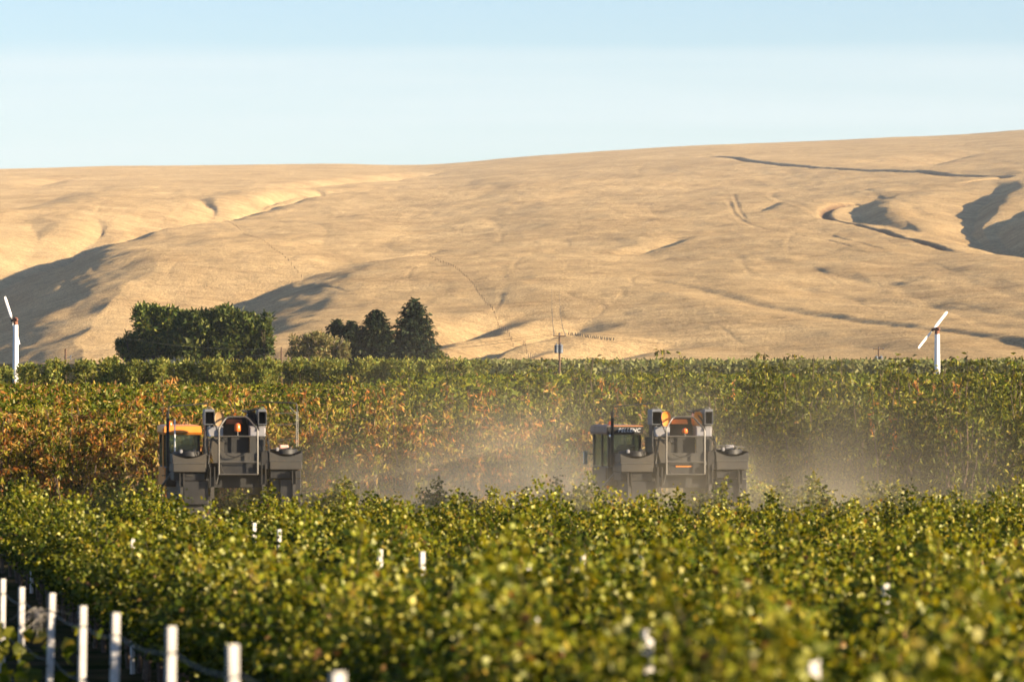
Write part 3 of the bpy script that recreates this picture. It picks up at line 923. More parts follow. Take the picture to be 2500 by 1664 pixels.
HARV = []   # harvester placements: (x, y) of the rear frame on the row
def build_vines():
    rng = np.random.default_rng(3)
    ms = [vine_meshes(rng, b) for b in (1.0, 1.08, 0.95, 1.05, 1.0, 0.92, 1.1)]
    used = set(); count = 0
    for k in range(1, 12):
        y = 20.0 + rng.random() * 1.5
        while y < 115.5:
            x = row_x(k, y)
            u = 1250 + x / y * F
            skip = any(abs(x - hx - ROW_T * (y - hy)) < 1.3 and -0.6 < y - hy < 4.9 for hx, hy in HARV)
            mar = 2.4 / y * F
            vtop = YH + (CZ - (ground(y) + 2.2)) / y * F
            if -60 - mar * 0.5 < u < 2520 + mar and not skip and vtop < 1760:
                i = int(rng.integers(len(ms)))
                s = (0.92 + 0.15 * rng.random()) * float(np.interp(y, [20, 30, 45], [0.86, 0.92, 1.0]))
                t = empty('grapevine', (x + rng.normal() * 0.05, y, ground(y) - 0.02), ROW_A + (math.pi if rng.random() < 0.5 else 0) + rng.normal() * 0.05)
                t.scale = (s * 1.05, 1.0, s)
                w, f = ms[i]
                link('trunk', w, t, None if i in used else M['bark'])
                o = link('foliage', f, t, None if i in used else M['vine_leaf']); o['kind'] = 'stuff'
                used.add(i)
                od = ('first', 'second', 'third', 'fourth', 'fifth', 'sixth', 'seventh', 'eighth', 'ninth', 'tenth', 'eleventh')[k - 1]
                lb = 'green leafy grapevine in the %s vine row counted from the bare white posts' % od
                gp = 'vines of the %s row' % od
                tag(t, lb, 'vine', gp)
                count += 1
            y += 1.78 + 0.1 * rng.random()
    # young plant beside the bare posts
    P = []; n = 90
    pp = np.stack([rng.normal(size=n) * 0.18, rng.normal(size=n) * 0.25, 0.25 + 0.75 * rng.random(n)], -1)
    w = MB(); w.tube([(0, 0, -0.03), (0.02, 0, 0.4), (0, 0.03, 0.95)], 0.014, 5, 0.005)
    L_ = 0.09 + 0.06 * rng.random(n)
    f = leaves_mesh('foliage', pp, rng.normal(size=(n, 3)) - np.array([0, 0, 0.7]), rng.normal(size=(n, 3)), L_, L_ * 0.8, pick_cols(rng, n, pal('green', 'lime', 'yellow'), [4, 3, 1]), 'vine')
    for (u, d, s, lb) in ((60, 51.6, 1.35, 'young green vine growing up a bare white post'), (104, 46.0, 0.9, 'small low vine sprouting between two bare white posts'), (22, 48.0, 1.0, 'low leafy sprout at the foot of the bare post row')):
        t = empty('young_vine', (pxx(u, d), d, ground(d) - 0.02), 0.4 * d); t.scale = (s, s, s)
        link('trunk', w.mesh('trunk', True), t, M['bark']); o = link('foliage', f, t, M['vine_leaf']); o['kind'] = 'stuff'
        tag(t, lb, 'vine')
    print('vines', count)

def post_mesh(h, w=0.056):
    """open steel trellis post: web with two notched flanges"""
    m = MB()
    d = 0.045; th = 0.006
    m.box(-w / 2, w / 2, 0.0, th, -0.3, h, 0)
    step = 0.27
    for s in (-1, 1):
        z = -0.3
        k = 0
        while z < h - 0.01:
            z1 = min(z + step - 0.02, h)
            x0, x1 = sorted((s * w / 2, s * (w / 2 - th)))
            m.box(x0 + (0.0006 if s < 0 else 0), x1 - (0.0006 if s > 0 else 0), th * 1.05, d, z, z1)
            xa, xb = sorted((s * (w / 2 + 0.004), s * (w / 2 - 0.004)))
            m.box(xa, xb, th * 1.2, d * 0.5, z1 - 0.035, z1 - 0.004)
            z += step
    return m

def build_posts():
    tops = [(830, 1640), (577, 1572), (413, 1528), (275, 1495), (198, 1478), (118, 1447), (53, 1432), (6, 1412), (-52, 1398)]
    pts = []
    for i, (u, v) in enumerate(tops):
        d = ROW_X0 / (-ROW_T + (u - 1250) / F)
        x = pxx(u, d); zt = pxz(v, d); g = ground(d)
        o = post_mesh(zt - g).build('trellis_post', M['steel_post'], None)
        o.location = (x, d, g); o.rotation_euler = (0.0, math.radians([0.0, -0.4, 0.8, 1.2, 0.9, 1.6, 0.3, 0.5, 0][i]), math.radians(28))
        tag(o, 'tall bare white steel post in the leafless wire row', 'post', 'posts of the bare wire row')
        pts.append(Vector((x, d, zt)))
    # wires along the bare row
    for j, (dz, lb) in enumerate(((-0.17, 'top wire strung along the bare white posts'), (-0.62, 'middle wire strung along the bare white posts'), (-1.05, 'lowest wire strung along the bare white posts'))):
        W = MB()
        q = [p + Vector((0.035, -0.01, dz)) for p in pts]
        q = [q[0] + (q[0] - q[1]) * 1.0] + q
        path = []
        for a, b in zip(q[:-1], q[1:]):
            for t in (0, 0.25, 0.5, 0.75):
                p = a.lerp(b, t); p.z -= 0.05 * 4 * t * (1 - t) * (1 + 0.4 * j)
                path.append(p)
        path.append(q[-1])
        W.tube(path, 0.007 if j == 0 else 0.005, 5)
        tag(W.build('trellis_wire', M['wire'], None, True), lb, 'wire')
    # dry tuft caught on the top wire
    rng = np.random.default_rng(8)
    T = MB()
    c = pts[6].lerp(pts[5], 0.62) + Vector((0.03, 0, -0.20))
    for k in range(46):
        a = c + Vector((rng.normal() * 0.05, rng.normal() * 0.10, rng.normal() * 0.02))
        T.tube([a, a + Vector((rng.normal() * 0.08, rng.normal() * 0.1, -0.05 - 0.22 * rng.random() ** 2))], 0.006, 3, 0.002)
    tag(T.build('dry_tuft', M['dry_grass'], None), 'grey dry grass tuft caught on the top wire between two bare posts', 'grass tuft')
    # post tops standing out of the vine rows
    inner = [(1307, 1498, 1, 'red tape'), (1585, 1528, 1, ''), (1990, 1592, 1, ''), (1291, 1392, 2, ''), (1570, 1346, 3, ''), (1033, 1352, 2, ''), (930, 1346, 2, ''),
             (683, 1296, 2, ''), (622, 1280, 2, ''), (325, 1318, 1, 'red tape'), (78, 1252, 1, ''), (1425, 1338, 3, ''), (2165, 1414, 3, ''), (1778, 1312, 4, '')]
    for u, v, k, t in inner:
        d = (ROW_X0 + ROW_S * k) / (-ROW_T + (u - 1250) / F)
        x = pxx(u, d) - 0.0; zt = pxz(v, d) + (-0.02 if d < 40 else (-0.04 if k >= 3 else 0.03)); g = ground(d)
        o = post_mesh(zt - g, 0.056).build('trellis_post', M['steel_post'], None)
        o.location = (x, d, g); o.rotation_euler = (0, 0, math.radians(28))
        if t:
            b = MB(); b.box(-0.036, 0.036, -0.008, 0.052, zt - g - 0.30, zt - g - 0.16)
            b.build('tape', M['red_tape'], o)
            tag(o, 'white steel post with a red tape band in the %s' % ('first vine row' if u == 325 else 'dense green vines'), 'post')
        else:
            tag(o, 'white steel post top just showing among the green vine leaves', 'post', 'post tops among the vine leaves')
# ------------------------------------------------------------------ farm trees below the hill
def spruce_meshes(rng, h, r, nb=2600, cols=None):
    wood = MB(); wood.tube([(0, 0, -0.3), (0, 0, h * 0.5), (0, 0, h * 0.97)], 0.28, 7, 0.03)
    P, D, N_ = [], [], []
    lev = 34
    for i in range(lev):
        t = (i + 0.5) / lev
        z = h * (0.05 + 0.94 * t)
        rad = r * (1 - t) ** 0.52 * (0.86 + 0.28 * rng.random()) + 0.12
        nbr = max(8, int(26 * (1 - t) + 7))
        for b in range(nbr):
            a = 2 * math.pi * (b + rng.random()) / nbr
            L_ = rad * (0.72 + 0.4 * rng.random())
            n = max(4, int(L_ * 8))
            tt = (np.arange(n) + rng.random(n)) / n
            q = np.stack([np.cos(a) * L_ * tt, np.sin(a) * L_ * tt, z - 0.32 * L_ * tt + 0.16 * L_ * tt ** 3], -1) + rng.normal(size=(n, 3)) * 0.10
            P.append(q)
            dd = np.stack([np.full(n, np.cos(a)), np.full(n, np.sin(a)), np.full(n, -0.55)], -1) + rng.normal(size=(n, 3)) * 0.5
            D.append(dd); nn = rng.normal(size=(n, 3)) * 0.5; nn[:, 2] += 0.8; N_.append(nn)
            if b % 4 == 0: wood.tube([(0, 0, z), tuple(q[-1])], 0.04, 3, 0.01)
    P = np.concatenate(P); D = np.concatenate(D); N_ = np.concatenate(N_); n = len(P)
    sz = 0.38 + 0.30 * rng.random(n)
    C = pick_cols(rng, n, cols or [(0.021, 0.032, 0.016), (0.014, 0.023, 0.014), (0.036, 0.044, 0.018)], [4, 3, 1.5], 0.3)
    return wood.mesh('trunk', True), leaves_mesh('crown', P, D, N_, sz, sz * 0.55, C, 'sprig')

def build_far_trees():
    rng = np.random.default_rng(12)
    D0 = 800.0
    def at(u, d): return (pxx(u, d), d, ground(d) - 0.1)
    s = D0 / F   # metres per photo pixel
    def height(v, d): return pxz(v, d) - ground(d)
    # spruces
    for u, v, d, r, nm in ((1010, 724, 790, 5.5, 'tallest dark spruce with a pointed top at the right of the conifers'),
                           (918, 750, 805, 5.6, 'middle dark spruce standing against the tallest spruce'),
                           ):
        w, c = spruce_meshes(rng, height(v, d), r)
        t = make_tree('spruce_tree', w, c, M['needle'], M['bark'], nm, 'tree', 'spruces by the farm'); t.location = at(u, d)
    w, c = spruce_meshes(rng, height(775, 830), 4.4)
    t = make_tree('spruce_tree', w, c, M['needle'], M['bark'], 'low dark spruce behind the pale dry bush', 'tree', 'spruces by the farm'); t.location = at(822, 830)
    w, c = spruce_meshes(rng, height(779, 828), 4.8)
    t = make_tree('spruce_tree', w, c, M['needle'], M['bark'], 'low dark spruce between the pale bush and the middle spruce', 'tree', 'spruces by the farm'); t.location = at(858, 828)
    # round pine mass
    d = 770.0
    def lobes_px(L, d, uc):
        k = d / F
        return [((u - uc) * k, dy, pxz(v, d) - ground(d), ru * k, ru * k * 0.9, rv * k) for u, v, ru, rv, dy in L]
    cols = [(0.075, 0.095, 0.022), (0.042, 0.062, 0.018), (0.14, 0.145, 0.034)]
    def broad(nm, label, L, d, uc, n, size, cols, wts, trunks, shell=0.5, mat='tree_leaf'):
        w = MB()
        for (du, top) in trunks:
            x = (du - uc) * d / F; hz = pxz(top, d) - ground(d)
            w.tube([(x * 0.4, 0, -0.2), (x * 0.8, 0, hz * 0.5), (x, 0, hz)], 0.26, 7, 0.06)
        L = list(L) + [(l[0] + float(np.clip(rng.normal(), -1.1, 1.1)) * l[2] * 0.75, l[1] - min(abs(rng.normal()), 1.15) * l[3] * 0.75, l[2] * (0.22 + 0.2 * rng.random()), l[3] * (0.3 + 0.25 * rng.random()), l[4] + rng.normal()) for l in L for _ in range(3)]
        lo = lobes_px(L, d, uc)
        for l in lo:
            w.tube([(0, 0, min(1.5, l[2] * 0.3)), (l[0] * 0.5, l[1] * 0.5, l[2] * 0.6), (l[0], l[1], l[2])], 0.10, 5, 0.02)
        c = clump_crown(rng, lo, n, size, cols, wts, shell=shell)
        t = make_tree(nm, w.mesh('trunk', True), c, M[mat], M['bark'], label, 'tree'); t.location = at(uc, d)
        return t
    rr = lambda a, b: a + (b - a) * rng.random()
    L = [(480 + i * 24 + rr(-8, 8), 800 + (i % 3) * 18 + rr(-8, 8) - 14 * math.sin(i / 7 * 3.14), rr(30, 40), rr(20, 28), rr(-3, 3)) for i in range(7)]
    L += [(470 + i * 26 + rr(-8, 8), 850 + rr(-8, 8), rr(32, 40), rr(22, 28), rr(-3, 2)) for i in range(7)]
    L += [(450, 800, 30, 30, 1), (470, 780, 30, 22, 0), (445, 835, 34, 28, 0), (520, 778, 42, 24, 0), (560, 776, 44, 24, -1), (600, 800, 40, 30, 0), (630, 815, 26, 26, 0)]
    broad('pine_tree', 'broad rounded dark green pine in the farm tree group', L, 770, 545, 15000, 0.62, cols, [4, 3, 1.6], [(500, 790), (560, 780), (610, 800)])
    L = [(345, 770, 24, 26, 0), (375, 765, 24, 22, 1), (405, 772, 26, 22, 0), (430, 782, 22, 24, 0), (355, 805, 28, 26, 0), (400, 810, 34, 28, 1), (440, 820, 30, 30, 0),
         (365, 845, 32, 26, 0), (420, 850, 36, 26, 0)]
    broad('poplar_tree', 'bright leafed poplar with a ragged top beside the rounded pine', L, 778, 385, 9500, 0.50, [(0.085, 0.12, 0.024), (0.045, 0.075, 0.018), (0.26, 0.27, 0.06)], [4, 2.5, 2.2], [(370, 770), (410, 775)], 0.4)
    L = [(300, 845, 16, 20, 0), (320, 835, 14, 18, 0), (318, 862, 24, 20, 0), (345, 858, 22, 20, 0)]
    broad('dark_shrub', 'small dark shrub at the edge of the poplar nearest the left wind machine', L, 775, 322, 3000, 0.45, cols, [3, 4, 1], [(318, 840)], 0.4)
    L = [(648, 805, 12, 14, 0), (655, 830, 14, 20, 0), (645, 855, 20, 18, 0)]
    broad('side_shrub', 'thin dark shrub leaning out from the end of the rounded pine', L, 768, 648, 1500, 0.45, cols, [3, 4, 1], [(650, 810)], 0.3)
    # pale dry bush with bare branches
    L = [(735, 842, 26, 22, 0), (770, 832, 30, 20, 0), (805, 838, 32, 22, 0), (830, 852, 24, 20, 0), (725, 862, 24, 18, 0), (780, 860, 40, 20, 0), (840, 868, 18, 14, 0)]
    t = broad('pale_bush', 'pale yellow green bush with bare grey branches sticking out of its top', L, 745, 780, 4600, 0.38, [(0.19, 0.17, 0.065), (0.13, 0.13, 0.045), (0.26, 0.19, 0.09)], [4, 3, 2], [(770, 840)], 0.25)
    w = MB()
    k = 745 / F
    for i in range(16):
        u0 = 745 + 90 * rng.random(); v0 = 850; u1 = u0 + rr(-22, 22); v1 = rr(808, 830)
        g = ground(745)
        a = ((u0 - 780) * k, rr(-1, 1), pxz(v0, 745) - g); b = ((u1 - 780) * k, rr(-1, 1), pxz(v1, 745) - g)
        mid = ((a[0] + b[0]) / 2 + rr(-.4, .4), (a[1] + b[1]) / 2, (a[2] + b[2]) / 2)
        w.tube([a, mid, b], 0.055, 4, 0.02)
    w.build('bare_branches', M['bark_pale'], t)
    L = [(1075, 872, 14, 14, 0), (1060, 878, 16, 12, 0)]
    broad('low_shrub', 'low olive shrub at the foot of the tallest spruce', L, 780, 1068, 900, 0.4, cols, [3, 2, 2], [(1070, 872)], 0.3)

# ------------------------------------------------------------------ wind machines, poles, wires, fences
def blade(m, L_, w0, w1):
    """thin tapered airfoil along +x from the hub"""
    rings = []
    for i in range(9):
        t = i / 8
        x = 0.30 + (L_ - 0.30) * t
        w = (w0 + (w1 - w0) * t) * (0.45 if i == 0 else 1.0) * (0.8 if i == 8 else 1.0)
        th = 0.05 * (1 - 0.6 * t) + 0.012
        tw = math.radians(26 - 16 * t)
        ring = []
        for a in range(8):
            an = 2 * math.pi * a / 8
            py, pz = math.cos(an) * w / 2, math.sin(an) * th
            ring.append((x, py * math.sin(tw) + pz * math.cos(tw), py * math.cos(tw) - pz * math.sin(tw)))
        rings.append(ring)
    return m.loft(rings)

def wind_machine(u, vtop, d, yaw, spin, blen, label, tilt=6):
    g = ground(d); H = pxz(vtop, d) - g
    t = empty('wind_machine', (pxx(u, d), d, g))
    tag(t, label, 'wind machine', 'orchard wind machines')
    m = MB(); m.lathe([(0.36, -0.2), (0.35, 0.5), (0.31, H * 0.5), (0.27, H - 0.55)], (0, 0, 0), n=18)
    m.build('tower', M['white_paint'], t, True)
    m = MB(); m.lathe([(0.42, 0.0), (0.42, 0.06), (0.34, 0.07), (0.34, 0.16)], (0, 0, 0.0), n=18)
    m.build('base_flange', M['rust'], t)
    m = MB(); m.box(0.45, 1.9, -0.6, 0.6, 0.25, 1.45, 0.05); m.box(0.5, 1.85, -0.5, 0.5, -0.1, 0.25)
    m.build('engine_box', M['orange_paint'], t)
    m = MB(); m.lathe([(0.20, -0.62), (0.24, -0.58), (0.25, -0.30), (0.22, -0.05), (0.24, 0.16), (0.15, 0.24)], (0, 0, 0), n=16)
    m.lathe([(0.10, -0.72), (0.15, -0.55), (0.17, 0.3), (0.10, 0.42)], (0, 0, 0), axis='y', n=12)
    gb = m.build('gearbox', M['rust'], t, True); gb.location = (0, 0, H); gb.rotation_euler = (0, 0, yaw)
    R = Matrix.Translation((0, 0, H)) @ Matrix.Rotation(yaw, 4, 'Z') @ Matrix.Rotation(math.radians(tilt), 4, 'X') @ Matrix.Translation((0, -0.78, 0)) @ Matrix.Rotation(spin, 4, 'Y')
    m = MB(); m.lathe([(0.05, -0.14), (0.14, -0.08), (0.16, 0.08), (0.10, 0.14)], (0, 0, 0), axis='y', n=12); m.box(-0.42, 0.42, -0.05, 0.05, -0.07, 0.07)
    hub = m.build('hub', M['dark_metal'], t, True); hub.matrix_local = R
    for s in (0, math.pi):
        m = blade(MB(), blen, 0.32, 0.27)
        b = m.build('blade', M['white_paint'], t, True); b.matrix_local = R @ Matrix.Rotation(s, 4, 'Y')

def build_wind_machines():
    wind_machine(2288, 803, 520.0, math.radians(-148), math.radians(43.5), 2.85, 'white orchard wind machine with slanted two-blade propeller by the tall green trees')
    wind_machine(38, 780, 520.0, math.radians(-146), math.radians(106), 2.65, 'white orchard wind machine with near upright blades beside the bright green rows')

def pole(u, vtop, d, label, arm=1.4, transformer=None, lamp=False):
    g = ground(d); H = pxz(vtop, d) - g
    t = empty('utility_pole', (pxx(u, d), d, g)); tag(t, label, 'utility pole', 'wooden utility poles')
    m = MB(); m.tube([(0, 0, -0.4), (0, 0, H)], 0.16, 10, 0.11); m.build('pole', M['pole_wood'], t, True)
    if arm:
        m = MB(); m.box(-arm / 2, arm / 2, -0.20, -0.11, H - 0.42, H - 0.30); m.build('crossarm', M['pole_wood'], t)
        for x in (-arm / 2 + 0.08, 0.0, arm / 2 - 0.08):
            m = MB(); m.lathe([(0.03, 0), (0.05, 0.05), (0.035, 0.1), (0.05, 0.15), (0.02, 0.2)], (x, -0.155, H - 0.30), n=8); m.build('insulator', M['transformer'], t)
    if transformer:
        for x in transformer:
            z = H - 2.35
            m = MB(); m.lathe([(0.20, 0), (0.25, 0.04), (0.25, 0.85), (0.27, 0.88), (0.22, 0.96), (0.08, 1.0)], (x, -0.32, z), n=14)
            tr = m.build('transformer', M['transformer'], t, True)
            m = MB(); m.lathe([(0.03, 0), (0.06, 0.06), (0.03, 0.12), (0.05, 0.2)], (x, -0.32, z + 1.0), n=8); m.build('bushing', M['transformer'], tr)
    if lamp:
        m = MB(); m.tube([(0, 0, H - 1.1), (0.45, -0.05, H - 0.95), (0.6, -0.05, H - 0.95)], 0.03, 6); m.build('bracket', M['transformer'], t)
        for z in (H - 1.25, H - 0.95):
            m = MB(); m.lathe([(0.05, 0), (0.07, 0.1), (0.05, 0.2)], (0.6, -0.05, z), n=8); m.build('insulator', M['transformer'], t)
    return Vector((pxx(u, d), d, g + H))

def wire(a, b, sag, r, label, n=24):
    w = MB()
    pts = []
    for i in range(n + 1):
        t = i / n; p = a.lerp(b, t); p.z -= sag * 4 * t * (1 - t); pts.append(p)
    w.tube(pts, r, 4)
    tag(w.build('power_line', M['wire'], None), label, 'wire')
    return pts

def build_poles():
    p1 = pole(1366, 812, 560, 'wooden utility pole with crossarm and grey transformer before the open hillside', 1.45, [-0.34, 0.14])
    p2 = pole(2145, 846, 700, 'thin utility pole with two grey transformers near the slanted wind machine', 1.5, [-0.33, 0.33])
    p3 = pole(160, 851, 560, 'short brown utility pole with a side bracket of insulators near the left wind machine', 0, None, True)
    p4 = pole(687, 847, 740, 'plain brown utility pole standing between the rounded pine and the pale bush', 0)
    a3 = p3 + Vector((0.6, -0.05, -0.85)); a3b = p3 + Vector((0.6, -0.05, -1.15))
    e4 = p4 + Vector((0, -0.14, -0.2)); e4b = p4 + Vector((0, -0.14, -0.6))
    a1 = p1 + Vector((-0.64, -0.155, -0.12)); b1 = p1 + Vector((0.64, -0.155, -0.12))
    wire(a3, px(300, 825, 640), 0.1, 0.012, 'upper power line rising from the short pole toward the poplar')
    wire(px(300, 825, 640), e4, 0.6, 0.012, 'upper power line crossing in front of the rounded pine')
    wire(a3b, e4b, 1.0, 0.012, 'lower power line crossing in front of the rounded pine')
    wire(e4, a1, 0.8, 0.012, 'upper power line crossing in front of the spruces')
    wire(e4b, p1 + Vector((0, -0.155, -0.12)), 1.2, 0.012, 'lower power line crossing in front of the spruces')
    pts = wire(b1, px(1640, 838, 590), 0.25, 0.012, 'power line with a row of birds leaving the transformer pole')
    # wires climbing the hill behind the pole
    for s, lb in ((-0.62, 'power line climbing the hill from the left end of the crossarm'), (0.62, 'power line climbing the hill from the right end of the crossarm')):
        x, y = hp(1356 + s * 10, 735)
        wire(p1 + Vector((s, -0.155, -0.12)), Vector((x + s, y, hill_z(x, y) + 6)), 4.0, 0.045, lb)
    # birds
    m = MB(); m.lathe([(0.01, -0.11), (0.05, -0.05), (0.065, 0.02), (0.045, 0.09), (0.012, 0.12)], (0, 0, 0.10), n=7)
    m.lathe([(0.01, -0.05), (0.04, -0.02), (0.04, 0.02), (0.01, 0.05)], (0, -0.03, 0.25), n=6); m.box(-0.02, 0.02, 0.0, 0.09, -0.08, 0.02)
    bm_ = m.mesh('bird', True); bm_.materials.append(M['bird'])
    rng = random.Random(4)
    for i in range(24):
        t = 0.03 + 0.42 * (i + rng.random() * 0.7) / 24
        k = t * 24; j = int(k); p = pts[j].lerp(pts[j + 1], k - j)
        o = link('bird', bm_); o.location = p + Vector((0, 0, 0.02)); o.rotation_euler = (0, 0, rng.random() * 6.28)
        tag(o, 'tiny dark bird perched on the power line beside the transformer pole', 'bird', 'birds on the power line')

def hill_fence(pxs, n, label):
    P = smooth_poly(pxs, 8)
    t = empty('hill_fence', (P[0][0], P[0][1], hill_z(*P[0]))); tag(t, label, 'fence', 'wire fences on the hill')
    pm = MB(); pm.tube([(0, 0, -0.4), (0, 0, 1.0), (0.03, 0, 1.7)], 0.11, 6, 0.09); me = pm.mesh('post'); me.materials.append(M['bark'])
    seg = np.cumsum([0] + [math.dist(P[i], P[i + 1]) for i in range(len(P) - 1)])
    o0 = Vector(t.location); top = []
    # posts spread evenly over what the eye sees of the run
    vs = np.linspace(0, 1, n)
    for i, q in enumerate(vs):
        s = seg[-1] * q
        x = float(np.interp(s, seg, [p[0] for p in P])); y = float(np.interp(s, seg, [p[1] for p in P])); z = hill_z(x, y)
        o = link('post', me, t); o.location = Vector((x, y, z)) - o0; o.rotation_euler = (random.uniform(-.05, .05), random.uniform(-.05, .05), random.random() * 6)
        k = random.uniform(0.75, 1.2); o.scale = (1, 1, k)
        top.append(Vector((x, y, z + 1.3)) - o0)
    for dz in (0, -0.5):
        w = MB(); w.tube([p + Vector((0, 0, dz)) for p in top], 0.012, 3); w.build('wire', M['wire'], t)

def build_hill_fences():
    random.seed(3)
    hill_fence([(536, 519), (590, 556), (640, 590), (700, 625), (736, 645)], 46, 'old post and wire fence running down the hill from the gully')
    hill_fence([(1050, 622), (1110, 655), (1160, 705), (1200, 750), (1250, 800), (1305, 856)], 56, 'old post and wire fence descending the lower hill toward the transformer pole')
# ------------------------------------------------------------------ grape harvesters
HK = 0.001652
def hx(zx): return (zx - 1130) * HK
def hz(zy): return 4.30 - zy * HK

def wheel(parent, x, y, r=0.62, w=0.36):
    m = MB()
    m.lathe([(r * 0.55, -w / 2), (r * 0.93, -w / 2), (r, -w * 0.36), (r, w * 0.36), (r * 0.93, w / 2), (r * 0.55, w / 2)], (x, y, r), axis='x', n=28)
    for k in range(22):
        a = 2 * math.pi * k / 22
        for s in (-1, 1):
            c, sn = math.cos(a + 0.07 * s), math.sin(a + 0.07 * s)
            p = Vector((x + s * w * 0.22, y + c * (r + 0.01), r + sn * (r + 0.01)))
            tdir = Vector((0, -sn, c)); rd = Vector((0, c, sn)); xd = Vector((s * 0.12, 0, 0)) + tdir * 0.06
            q = [p + xd * a_ + tdir * b_ * 0.025 + rd * c_ for c_ in (-0.03, 0.022) for a_, b_ in ((-1, -1), (1, -1), (1, 1), (-1, 1))]
            m.hexa([tuple(v) for v in q])
    t = m.build('wheel', M['rubber'], parent)
    m = MB(); m.lathe([(0.06, -w * 0.42), (r * 0.5, -w * 0.40), (r * 0.57, -w * 0.47), (r * 0.57, w * 0.47), (r * 0.5, w * 0.40), (0.06, w * 0.42)], (x, y, r), axis='x', n=20)
    m.build('rim', M['orange_paint'], t)

def text_mesh(s, size):
    cu = bpy.data.curves.new('lettering', 'FONT')
    cu.body = s; cu.size = size; cu.shear = 0.28; cu.offset = 0.0; cu.space_character = 1.08; cu.extrude = 0.002
    cu.align_x = 'CENTER'; cu.align_y = 'CENTER'
    o = bpy.data.objects.new('tmp', cu); COL.objects.link(o)
    bpy.context.view_layer.update()
    me = bpy.data.meshes.new_from_object(o.evaluated_get(bpy.context.evaluated_depsgraph_get()))
    bpy.data.objects.remove(o); bpy.data.curves.remove(cu)
    return me

def arc_pts(p0, p1, p2, n=6):
    p0, p1, p2 = Vector(p0), Vector(p1), Vector(p2)
    return [p0 * (1 - t) ** 2 + p1 * 2 * t * (1 - t) + p2 * t * t for t in [i / n for i in range(n + 1)]]

